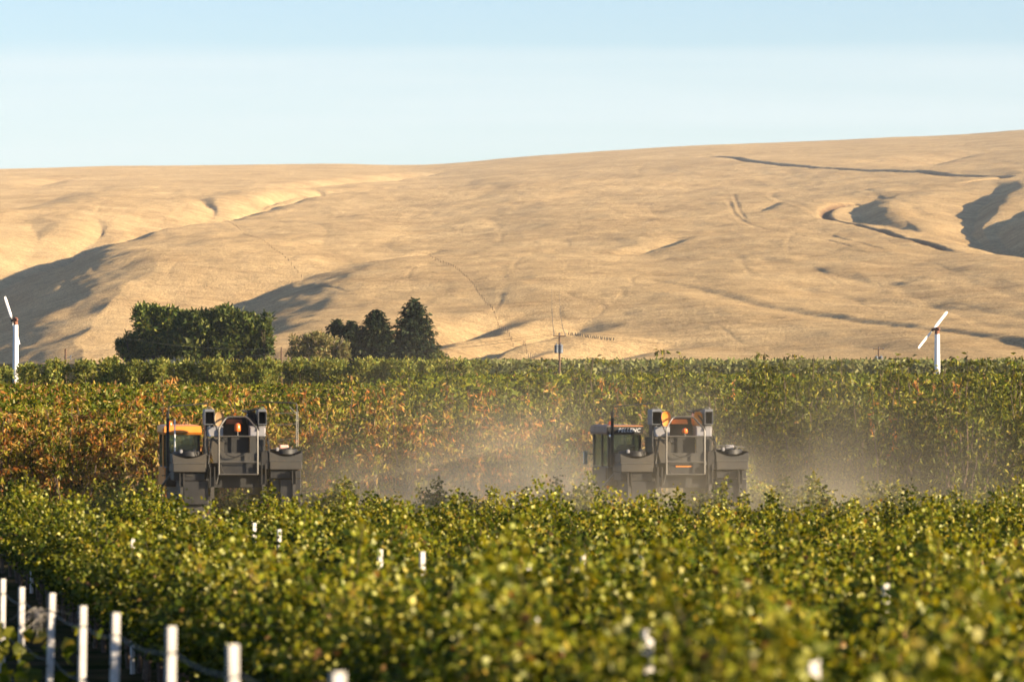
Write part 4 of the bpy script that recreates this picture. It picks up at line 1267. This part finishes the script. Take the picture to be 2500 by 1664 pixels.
def harvester(u, d, lettered, label):
    root = empty('grape_harvester', (pxx(u, d), d, ground(d)), ROW_A)
    tag(root, label, 'harvester', 'grape harvesters at work')
    P = lambda m, n, mat, par=root, sm=False: m.build(n, M[mat], par, sm)
    # straddling chassis legs, axle beams, wheels
    for s in (-1, 1):
        m = MB(); m.box(*sorted((s * 0.72, s * 1.28)), 0.25, 4.3, 0.95, 2.30, 0.03); m.box(*sorted((s * 0.78, s * 1.22)), 0.6, 4.0, 0.55, 0.95, 0.03)
        P(m, 'side_frame', 'grey_metal')
        for y in (0.75, 3.85): wheel(root, s * 1.02, y)
        m = MB(); m.box(*sorted((s * 0.56, s * 0.715)), 0.5, 3.8, 0.35, 1.9, 0.02); P(m, 'picking_head', 'dark_metal')
    m = MB(); m.box(-0.74, 0.74, 0.9, 4.2, 2.08, 2.36, 0.03); P(m, 'chassis_beam', 'dark_metal')
    # engine and bins behind the rear guard
    m = MB(); m.box(hx(935), hx(1300), 0.75, 2.6, hz(1100), hz(560), 0.03); P(m, 'engine_housing', 'black')
    m = MB(); m.box(hx(930), hx(1300), 0.55, 0.9, hz(640), hz(385), 0.02); P(m, 'radiator', 'black')
    m = MB()
    for k in range(9): m.box(hx(945), hx(1290), 0.535, 0.548, hz(628 - k * 26), hz(622 - k * 26))
    P(m, 'radiator_grille', 'dark_metal')
    m = MB(); m.prism_xz([(hx(985), hz(470)), (hx(1215), hz(470)), (hx(1200), hz(405)), (hx(1000), hz(405))], 0.48, 0.53)
    P(m, 'rear_badge_panel', 'orange_paint' if lettered else 'rust')
    # grey hopper: tapered side cheeks, sill, dark throat
    m = MB(); m.prism_xz([(hx(720), hz(648)), (hx(945), hz(648)), (hx(945), hz(862)), (hx(1295), hz(862)), (hx(1295), hz(640)), (hx(1512), hz(640)), (hx(1492), hz(835)), (hx(1540), hz(835)), (hx(1540), hz(905)), (hx(1440), hz(978)), (hx(800), hz(978))], 0.16, 0.24)
    P(m, 'hopper_plate', 'grey_metal')
    for a_ in (720, 1490):
        m = MB(); m.box(hx(a_), hx(a_ + 20), 0.24, 1.4, hz(960), hz(650)); P(m, 'hopper_side', 'grey_metal')
    m = MB(); m.box(hx(800), hx(1470), 0.13, 0.20, hz(992), hz(980)); P(m, 'hopper_lip', 'tube_metal')
    m = MB(); m.box(hx(945), hx(1295), 0.30, 0.36, hz(862), hz(650)); P(m, 'throat_shade', 'black')  # black sheet stands in for the shade inside the hopper opening
    m = MB(); m.box(hx(880), hx(1400), 0.14, 0.20, hz(1140), hz(996)); P(m, 'apron', 'dark_metal')
    if lettered:
        m = MB(); m.box(hx(1010), hx(1230), 0.12, 0.139, hz(1050), hz(1035)); P(m, 'apron_stripe', 'orange_paint')
    # white side bins
    for a, b in ((712, 930), (1295, 1510)):
        m = MB(); m.box(hx(a), hx(b), 0.18, 0.75, hz(642), hz(505), 0.02); bn = P(m, 'side_bin', 'white_plastic')
        m = MB(); m.box(hx(a) - 0.006, hx(b) + 0.006, 0.172, 0.76, hz(512), hz(498), 0.004); P(m, 'lid', 'white_plastic', bn)
        m = MB(); m.lathe([(0.005, -0.02), (0.02, -0.015), (0.022, 0.0)], (hx(a + 45), 0.18, hz(632)), axis='y', n=8); P(m, 'reflector', 'mirror', bn)
    # extractor fan housings with dark mouths
    for s, a, b in ((-1, 680, 815), (1, 1405, 1520)):
        m = MB()
        x0, x1 = hx(a), hx(b)
        m.box(x0, x0 + 0.012, 0.10, 0.70, hz(468), hz(300)); m.box(x1 - 0.012, x1, 0.10, 0.70, hz(468), hz(300))
        m.loft([[(x0, y, hz(302)) for y in (0.10,)] + [(x0, 0.70, hz(302)), (x1, 0.70, hz(302)), (x1, 0.10, hz(302))],
                [(x0 + 0.01, 0.12, hz(268)), (x0 + 0.01, 0.66, hz(268)), (x1 - 0.01, 0.66, hz(268)), (x1 - 0.01, 0.12, hz(268))]])
        m.box(x0, x1, 0.10, 0.70, hz(478), hz(468)); m.box(x0, x1, 0.60, 0.66, hz(468), hz(302))
        fh = P(m, 'fan_housing', 'fan_grey')
        m = MB(); m.box(x0 + 0.014, x1 - 0.014, 0.30, 0.34, hz(466), hz(304)); P(m, 'mouth_shade', 'black', fh)  # black plate painted in for the darkness inside the open housing
        m = MB(); m.tube(arc_pts((x0 + 0.06, 0.35, hz(268)), ((x0 + x1) / 2, 0.35, hz(205)), (x1 - 0.03, 0.35, hz(268))), 0.012, 6); P(m, 'lifting_eye', 'tube_metal', fh)
        m = MB(); m.box(x0 + 0.02, x1 - 0.02, 0.20, 0.62, hz(640), hz(478)); P(m, 'fan_duct', 'dark_metal', fh)
        # round fan cover beside the housing
        cx = hx(885) if s < 0 else hx(1325)
        m = MB()
        ring = lambda y, k: [(cx + k * 0.105 * math.copysign(abs(math.cos(t)) ** 0.7, math.cos(t)), y, hz(400) + k * 0.165 * math.copysign(abs(math.sin(t)) ** 0.8, math.sin(t))) for t in [2 * math.pi * i / 20 for i in range(20)]]
        m.loft([ring(0.24, 0.80), ring(0.215, 1.0), ring(0.26, 1.0), ring(0.55, 0.95)])
        P(m, 'fan_cover', 'orange_paint' if lettered else ('tan_paint' if s < 0 else 'dark_metal'), root, True)
    # hose arching over to the right housing
    m = MB(); m.tube([Vector(p) for p in [(hx(1205), 0.3, hz(285))]] + arc_pts((hx(1215), 0.3, hz(300)), (hx(1400), 0.25, hz(330)), (hx(1415), 0.15, hz(560)), 8), 0.020, 7); P(m, 'hose', 'black', root, True)
    m = MB(); m.tube([(hx(1200), 0.5, hz(290)), (hx(1300), 0.5, hz(300)), (hx(1410), 0.5, hz(262))], 0.026, 7); P(m, 'hose', 'black', root, True)
    m = MB(); m.tube(arc_pts((hx(805), 0.12, hz(360)), (hx(815), 0.05, hz(560)), (hx(945), 0.1, hz(720)), 8), 0.012, 6); P(m, 'hose', 'black', root, True)
    # rear tubular guard
    m = MB()
    L_, R_ = hx(865), hx(1390)
    loop = [(L_, 0, hz(1150)), (L_, 0, hz(580))] + [tuple(p) for p in arc_pts((L_, 0, hz(560)), (L_, 0.0, hz(520)), (hx(920), 0.10, hz(450)), 4)] + \
           [tuple(p) for p in arc_pts((hx(960), 0.16, hz(400)), (hx(985), 0.18, hz(372)), (hx(1030), 0.18, hz(370)), 3)] + \
           [tuple(p) for p in arc_pts((hx(1200), 0.18, hz(370)), (hx(1255), 0.18, hz(370)), (hx(1285), 0.15, hz(410)), 3)] + \
           [tuple(p) for p in arc_pts((hx(1350), 0.05, hz(495)), (R_, 0, hz(530)), (R_, 0, hz(580)), 4)] + [(R_, 0, hz(1150))]
    m.tube(loop, 0.020, 8)
    g = P(m, 'rear_guard', 'tube_metal', root, True)
    for zy in (635, 982, 1150):
        m = MB(); m.tube([(L_, 0, hz(zy)), (R_, 0, hz(zy))], 0.016, 8); P(m, 'guard_bar', 'tube_metal', g, True)
    # beacon on its stem
    m = MB(); m.lathe([(0.062, 0), (0.066, 0.03), (0.066, 0.12), (0.045, 0.165), (0.01, 0.175)] if not lettered else [(0.055, 0), (0.066, 0.03), (0.06, 0.08), (0.02, 0.105)], (hx(1118), 0.0, hz(565) if not lettered else hz(590)), n=16)
    bc = P(m, 'beacon', 'beacon', root, True)
    m = MB(); m.tube([(hx(1120), 0, hz(635)), (hx(1120), 0, hz(560))], 0.010, 6); P(m, 'stem', 'tube_metal', bc)
    # collecting trays left and right
    for side, x0, x1 in (('l', 248, 695), ('r', 1560, 2000)):
        X0, X1 = hx(x0), hx(x1)
        up = 0 if side == 'l' else 30
        m = MB(); m.box(X0, X1, 0.05, 1.2, hz(1118 - up), hz(1002 - up), 0.012); tr = P(m, 'tray_box', 'grey_metal')
        m = MB(); m.box(X0 - 0.004, X1 + 0.004, 0.035, 0.06, hz(1004 - up), hz(992 - up)); P(m, 'tray_rim', 'tube_metal', tr)
        # flared bowl with a dipped rear edge
        pr = [(X0, hz(990 - up))]
        for i in range(11):
            t = i / 10
            dip = math.sin(math.pi * t) * 0.11 + (0.02 if side == 'r' else 0) * t
            zz = hz(868 - up) - dip + (0.03 * (t - 0.5) if side == 'l' else 0)
            pr.append((X0 - 0.012 + (X1 - X0 + 0.026) * t, zz))
        pr.append((X1, hz(990 - up)))
        m = MB(); m.prism_xz(pr, 0.06, 0.09)
        m.box(X0 - 0.012, X0 + 0.008, 0.0905, 1.15, hz(990 - up), hz(872 - up)); m.box(X1 - 0.008, X1 + 0.014, 0.0905, 1.15, hz(990 - up), hz(872 - up)); m.box(X0 + 0.009, X1 - 0.009, 1.10, 1.15, hz(990 - up), hz(860 - up))
        P(m, 'bowl', 'grey_metal', tr)
        # dark fan ring, struts and lamps in the bowl
        cx, rx = (X0 + X1) / 2, (X1 - X0) / 2 - 0.04
        zc = hz(845 - up * 0.9)
        ring = lambda k, dz: [(cx + rx * k * math.cos(t), 0.62 + 0.48 * k * math.sin(t), zc + dz) for t in [2 * math.pi * i / 24 for i in range(24)]]
        m = MB(); m.loft([ring(1.0, -0.10), ring(1.0, 0.0), ring(0.94, 0.012), ring(0.92, -0.05), ring(0.3, -0.06)])
        P(m, 'fan_ring', 'dark_metal', tr, True)
        for k, (dx, dz) in enumerate(((-0.18, 0.02), (0.12, 0.03), (0.02, -0.01))):
            m = MB(); m.box(cx + dx - 0.03, cx + dx + 0.03, 0.18, 0.30, zc + dz - 0.05, zc + dz + 0.03, 0.01); P(m, 'motor', 'tube_metal' if k else 'white_plastic', tr)
        if side == 'r':
            m = MB(); m.lathe([(0.03, -0.10), (0.05, -0.08), (0.05, 0.08), (0.02, 0.10)], (cx - 0.02, 0.3, zc + 0.06), axis='x', n=10); P(m, 'warning_lamp', 'white_plastic' if lettered else 'pale_pink', tr, True)
            if lettered:
                m = MB(); m.tube([(X0 + 0.02, 0.2, zc + 0.09), (cx - 0.05, 0.25, zc + 0.085), (X1, 0.5, zc + 0.05)], 0.013, 6); P(m, 'handrail', 'tube_metal', tr)
        # step plate and lower skirts
        m = MB(); m.box(X0 + 0.02, X1 - 0.02, 0.16, 1.2, hz(1235 - up), hz(1125 - up), 0.01); P(m, 'skirt', 'dark_metal', tr)
        m = MB(); m.box(cx - 0.07, cx + 0.08, 0.13, 0.16, hz(1172 - up), hz(1158 - up)); P(m, 'number_plate_lamp', 'grey_metal', tr)
        m = MB(); m.box(X0 + 0.24, X1 + (0.06 if side == 'l' else -0.02), 0.12, 0.9, hz(1560), hz(1240 - up * 0.6), 0.012); P(m, 'lower_panel', 'dark_metal', tr)
        bx = ((335, 395), (745, 815)) if side == 'l' else ((1445, 1508), (1862, 1920))
        for a, b in bx:
            m = MB(); xa, xb = hx(a), hx(b)
            m.box(xa, xa + 0.016, 0.0, 0.15, hz(1310 - up), hz(1048 - up + (85 if a in (335, 1862) else 0))); m.box(xb - 0.016, xb, 0.0, 0.15, hz(1310 - up), hz(1048 - up + (85 if a in (335, 1862) else 0)))
            m.box(xa + 0.017, xb - 0.017, 0.06, 0.12, hz(1480), hz(1190 - up)); P(m, 'bracket', 'grey_metal')
    m = MB(); m.box(hx(1440), hx(1555), 0.08, 0.7, hz(1085), hz(838), 0.015); P(m, 'hydraulic_tank', 'dark_metal')
    # hydraulics, hoses, lamps, bolts and step ladder on the rear
    for a0, b0, a1, b1 in ((770, 660, 728, 1010), (1530, 660, 1548, 835), (900, 990, 836, 1290), (1420, 990, 1440, 1290)):
        m = MB(); m.tube([(hx(a0), 0.09, hz(b0)), (hx((a0 + a1) / 2), 0.09, hz((b0 + b1) / 2))], 0.022, 8); cy_ = P(m, 'hydraulic_cylinder', 'dark_metal', root, True)
        m = MB(); m.tube([(hx((a0 + a1) / 2), 0.09, hz((b0 + b1) / 2)), (hx(a1), 0.09, hz(b1))], 0.012, 8); P(m, 'piston_rod', 'tube_metal', cy_, True)
    for k_, (q0, q1, q2) in enumerate((((1470, 640), (1600, 760), (1480, 860)), ((1500, 600), (1580, 700), (1530, 880)), ((700, 640), (640, 760), (720, 900)), ((690, 560), (660, 700), (705, 840)),
                         ((960, 870), (1100, 960), (1240, 870)), ((900, 1000), (880, 1100), (960, 1150)), ((760, 1000), (700, 1060), (770, 1130)))):
        m = MB(); m.tube(arc_pts((hx(q0[0]), 0.10, hz(q0[1])), (hx(q1[0]), 0.0, hz(q1[1])), (hx(q2[0]), 0.10, hz(q2[1])), 8), 0.011, 6); P(m, 'hose', 'black', root, True)
    for zx_, zy_ in ((735, 690), (735, 760), (760, 850), (790, 930), (1480, 700), (1470, 790), (1100, 920), (960, 920), (1300, 930), (1420, 940), (925, 700), (925, 820)):
        m = MB(); m.lathe([(0.006, -0.012), (0.011, -0.008), (0.011, 0.0)], (hx(zx_), 0.16, hz(zy_)), axis='y', n=6); P(m, 'bolt', 'tube_metal')
    m = MB(); m.box(hx(700), hx(745), 0.35, 0.9, hz(1240), hz(860), 0.01); P(m, 'gap_shade', 'black')  # added black slab, paints in the shade between tray and hopper
    m = MB(); m.box(hx(705), hx(1555), 0.42, 0.50, hz(1330), hz(1000)); P(m, 'rear_shade', 'black')  # added black sheet standing in for the shade behind the trays
    for k_ in range(4):
        m = MB(); m.box(hx(150), hx(222), 1.25 + 0.06 * k_, 1.32 + 0.06 * k_, hz(1180 + 130 * k_), hz(1170 + 130 * k_)); P(m, 'ladder_step', 'dark_metal')
    # cab
    cx0, cx1, cy0, cy1 = hx(225) , hx(690), 1.6, 3.7
    zf, zr = hz(1330), hz(620)
    m = MB()
    for x in (cx0, cx1 - 0.06):
        for y in (cy0, cy1 - 0.08): m.box(x, x + 0.06, y, y + 0.08, hz(1060), zr)
        m.box(x + 0.002, x + 0.058, cy0 + 0.9, cy0 + 0.96, hz(1060), zr)
    m.box(cx0 - 0.002, cx1 + 0.002, cy0 - 0.002, cy1 + 0.002, zf, hz(1062), 0.02)
    cab = P(m, 'cab', 'dark_metal')
    m = MB(); m.loft([[(cx0 - .03, cy0 - .05, zr), (cx1 + .03, cy0 - .05, zr), (cx1 + .03, cy1 + .08, zr), (cx0 - .03, cy1 + .08, zr)],
                      [(cx0 - .05, cy0 - .09, hz(590)), (cx1 + .03, cy0 - .09, hz(590)), (cx1 + .03, cy1 + .12, hz(590)), (cx0 - .05, cy1 + .12, hz(590))],
                      [(cx0 - .04, cy0 - .02 if not lettered else cy0 - .09, hz(505)), (cx1 + .02, cy0 - .02 if not lettered else cy0 - .09, hz(505)), (cx1 + .02, cy1 + .1, hz(505)), (cx0 - .04, cy1 + .1, hz(505))],
                      [(cx0 + .05, cy0 + .15, hz(488)), (cx1 - .05, cy0 + .15, hz(488)), (cx1 - .05, cy1 - .1, hz(488)), (cx0 + .05, cy1 - .1, hz(488))]])
    P(m, 'roof', 'dusty_roof' if lettered else 'orange_paint', cab)
    m = MB()
    for nm, bxs in (('rear_window', (cx0 + .062, cx1 - .062, cy0 + .03, cy0 + .036, hz(1060), zr)), ('front_window', (cx0 + .062, cx1 - .062, cy1 - .05, cy1 - .044, hz(1060), zr)),
                    ('side_window', (cx0 + .02, cx0 + .026, cy0 + .082, cy0 + .898, hz(1060), zr)), ('side_window', (cx0 + .02, cx0 + .026, cy0 + .962, cy1 - .082, hz(1060), zr)),
                    ('side_window', (cx1 - .026, cx1 - .02, cy0 + .082, cy1 - .082, hz(1060), zr))):
        m = MB(); m.box(*bxs); P(m, nm, 'glass', cab)
    m = MB(); m.box(cx0 - .03, cx0 - .004, cy0 + .12, cy1 - .1, hz(1330), hz(1070)); P(m, 'door_panel', 'orange_paint' if not lettered else 'grey_metal', cab)
    m = MB(); m.box(cx0 + .3, cx0 + .72, cy0 + .5, cy0 + .62, hz(1050), hz(760), 0.04); m.box(cx0 + .3, cx0 + .72, cy0 + .63, cy0 + 1.1, hz(1080), hz(1000), 0.03); P(m, 'seat', 'seat_cloth', cab)
    m = MB(); m.lathe([(0.06, 0), (0.062, 0.06), (0.04, 0.10), (0.01, 0.11)], (hx(285), cy0 + 0.25, hz(503)), n=14); P(m, 'roof_beacon', 'beacon', cab, True)
    if lettered:
        m = MB(); m.box(cx0 - .02, cx1 + .02, cy0 - .118, cy0 - .094, hz(612), hz(512)); P(m, 'roof_fascia', 'black', cab)
        m = MB(); m.box(cx0 + .1, cx1 + .02, cy0 - .10, cy0 + .3, hz(503), hz(497)); P(m, 'roof_edge', 'orange_paint', cab)
        o = link('lettering', text_mesh('PELLENC', 0.12), cab, M['letters']); o.location = ((cx0 + cx1) / 2 + 0.08, cy0 - .120, hz(560)); o.rotation_euler = (math.pi / 2, 0, 0); o['label'] = 'white italic lettering PELLENC'
        m = MB(); m.box(-.055, .055, -.02, .02, -.15, .15, 0.015); mi = m.build('wing_mirror', M['mirror'], cab); mi.location = (cx0 - .22, cy1 - .25, hz(950)); mi.rotation_euler = (0, 0, 0.25)
        m = MB(); m.tube([(cx0, cy1 - .2, hz(900)), (cx0 - .2, cy1 - .24, hz(900)), (cx0 - .2, cy1 - .24, hz(1000))], 0.012, 6); P(m, 'mirror_arm', 'dark_metal', cab)
        m = MB(); m.lathe([(0.02, -.04), (0.05, -.03), (0.05, 0.03)], (cx0 + .06, cy0 - .06, hz(640)), axis='y', n=12); P(m, 'work_lamp', 'mirror', cab, True)
    else:
        m = MB(); m.box(cx0 - .075, cx0 - .045, cy0 + .1, cy0 + .2, hz(1090), hz(530), 0.008); P(m, 'side_pillar', 'orange_paint', cab)
        m = MB(); m.tube([(hx(292), 0.5, hz(860)), (hx(292), 0.5, hz(400))], 0.014, 8); P(m, 'antenna', 'white_paint', root, True)
    # ladder rail beside the cab
    m = MB(); m.tube([(hx(330), 0.9, hz(1060)), (hx(160), 1.55, hz(1330)), (hx(150), 1.6, hz(1500))], 0.03, 6); P(m, 'ladder_rail', 'tube_metal', root)
    # cages of black tube
    m = MB(); m.tube([(hx(222), .9, hz(1050)), (hx(222), .9, hz(300)), (hx(226), .9, hz(238)), (hx(330), .92, hz(226)), (hx(770), 1.0, hz(192))], 0.016, 7); cg = P(m, 'side_cage', 'black', root, True)
    m = MB(); m.box(hx(196), hx(238), .93, .97, hz(1040), hz(300)); P(m, 'guard_panel', 'dark_metal', cg)
    if not lettered:
        m = MB(); m.tube([(hx(1430), 1.0, hz(170)), (hx(1900), .8, hz(184))] + arc_pts((hx(1940), .8, hz(188)), (hx(1976), .8, hz(192)), (hx(1976), .8, hz(230)), 4) + [(hx(1976), .8, hz(300))], 0.016, 7); cg = P(m, 'side_cage', 'dark_metal', root, True)
        for a, b in (((1966, 300), (1966, 780)), ((1986, 300), (1990, 780)), ((1870, 230), (1962, 330)), ((1680, 325), (1962, 325)), ((1700, 486), (1962, 472)), ((1700, 700), (1960, 660))):
            m = MB(); m.tube([(hx(a[0]), .8, hz(a[1])), (hx(b[0]), .8, hz(b[1]))], 0.011 if a[1] != 700 else 0.006, 6); P(m, 'cage_bar', 'tube_metal', cg)
    return root

def build_harvesters():
    M['fan_grey'] = surf_mat('fan_grey', (0.13, 0.145, 0.165), 0.55, 0.1, var=0.2, scale=5, dirt=(0.12, 0.1, 0.07), dirt_amt=0.5)
    M['dusty_roof'] = surf_mat('dusty_roof', (0.20, 0.12, 0.085), 0.7, var=0.2, scale=5, dirt=(0.26, 0.2, 0.15), dirt_amt=0.8)
    M['tan_paint'] = surf_mat('tan_paint', (0.34, 0.19, 0.07), 0.6, var=0.2, scale=5, dirt=(0.3, 0.22, 0.13), dirt_amt=0.6)
    M['pale_pink'] = surf_mat('pale_pink', (0.7, 0.42, 0.34), 0.5, var=0.1)
    harvester(582, 109.0, False, 'grey grape harvester with orange cab roof, white antenna and tube cages on both sides')
    harvester(1674, 109.0, True, 'dusty grape harvester with white lettering on its cab and orange fan covers')
for _u in (582, 1674):
    HARV.append((pxx(_u, 109.0), 109.0))

# ------------------------------------------------------------------ dust raised by the harvesters
def build_dust():
    m, N, L, out = nmat('dust')
    tc = N.new('ShaderNodeTexCoord')
    sep = N.new('ShaderNodeSeparateXYZ'); L.new(tc.outputs['Object'], sep.inputs[0])
    def mth(op, a, b=None, c=None):
        n = N.new('ShaderNodeMath'); n.operation = op
        for i, v in enumerate((a, b, c)):
            if v is None: continue
            if isinstance(v, (int, float)): n.inputs[i].default_value = v
            else: L.new(v, n.inputs[i])
        return n.outputs[0]
    def gauss(ax, c, w):
        q = mth('DIVIDE', mth('SUBTRACT', sep.outputs[ax], c), w)
        return mth('POWER', 2.718, mth('MULTIPLY', mth('MULTIPLY', q, q), -1.0))
    no = N.new('ShaderNodeTexNoise'); no.inputs['Scale'].default_value = 0.45; no.inputs['Detail'].default_value = 4
    L.new(tc.outputs['Object'], no.inputs['Vector'])
    nz = N.new('ShaderNodeMapRange'); nz.inputs['From Min'].default_value = 0.40; nz.inputs['From Max'].default_value = 0.66; L.new(no.outputs['Fac'], nz.inputs['Value'])
    zf = mth('POWER', 2.718, mth('MULTIPLY', sep.outputs['Z'], -1.0 / 1.0))
    zf2 = mth('POWER', 2.718, mth('MULTIPLY', sep.outputs['Z'], -1.0 / 1.35))
    main = mth('MULTIPLY', gauss('X', 0.6, 4.6), mth('MULTIPLY', gauss('Y', 5.5, 3.6), zf))
    front = mth('MULTIPLY', gauss('X', 2.6, 3.6), mth('MULTIPLY', gauss('Y', -2.0, 2.5), zf))
    left = mth('MULTIPLY', gauss('X', -6.5, 3.2), mth('MULTIPLY', gauss('Y', -1.0, 4.0), zf))
    right = mth('MULTIPLY', gauss('X', 7.5, 4.0), mth('MULTIPLY', gauss('Y', 1.0, 6.0), zf2))
    tot = mth('ADD', mth('MULTIPLY', main, DUST[0]), mth('ADD', mth('MULTIPLY', left, DUST[1]), mth('ADD', mth('MULTIPLY', right, DUST[2]), mth('MULTIPLY', front, DUST[3]))))
    den = mth('MULTIPLY', tot, mth('ADD', mth('MULTIPLY', nz.outputs[0], 1.45), 0.2))
    v = N.new('ShaderNodeVolumePrincipled'); v.inputs['Color'].default_value = (0.97, 0.87, 0.66, 1); v.inputs['Anisotropy'].default_value = 0.1
    L.new(den, v.inputs['Density'])
    L.new(v.outputs[0], out.inputs['Volume'])
    b = MB(); b.box(-17, 17, -14, 14, 0.06, 7.0, 0)
    o = b.build('dust_cloud', m)
    o.location = (0, 109.0, 0.0)
    tag(o, 'pale tan dust cloud drifting around the harvesters', 'dust', kind='stuff')
DUST = (1.0, 0.05, 0.12, 0.32)

def build_haze():
    m, N, L, out = nmat('haze')
    v = N.new('ShaderNodeVolumePrincipled'); v.inputs['Color'].default_value = (0.72, 0.84, 1.0, 1); v.inputs['Density'].default_value = HAZE; v.inputs['Anisotropy'].default_value = 0.0
    L.new(v.outputs[0], out.inputs['Volume'])
    b = MB(); b.box(-13500, 13500, -9500, 9800, -60.0, 560.0, 0)
    o = b.build('haze', m)
    tag(o, 'faint bluish evening haze in the air over the whole valley', 'haze', kind='stuff')
HAZE = 2.2e-5
# ------------------------------------------------------------------ build everything
build_ground()
build_hills()
build_far_trees()
build_far_orchards()
build_wind_machines()
build_poles()
build_hill_fences()
build_orchard()
build_vines()
build_posts()
build_harvesters()
build_dust()
build_haze()
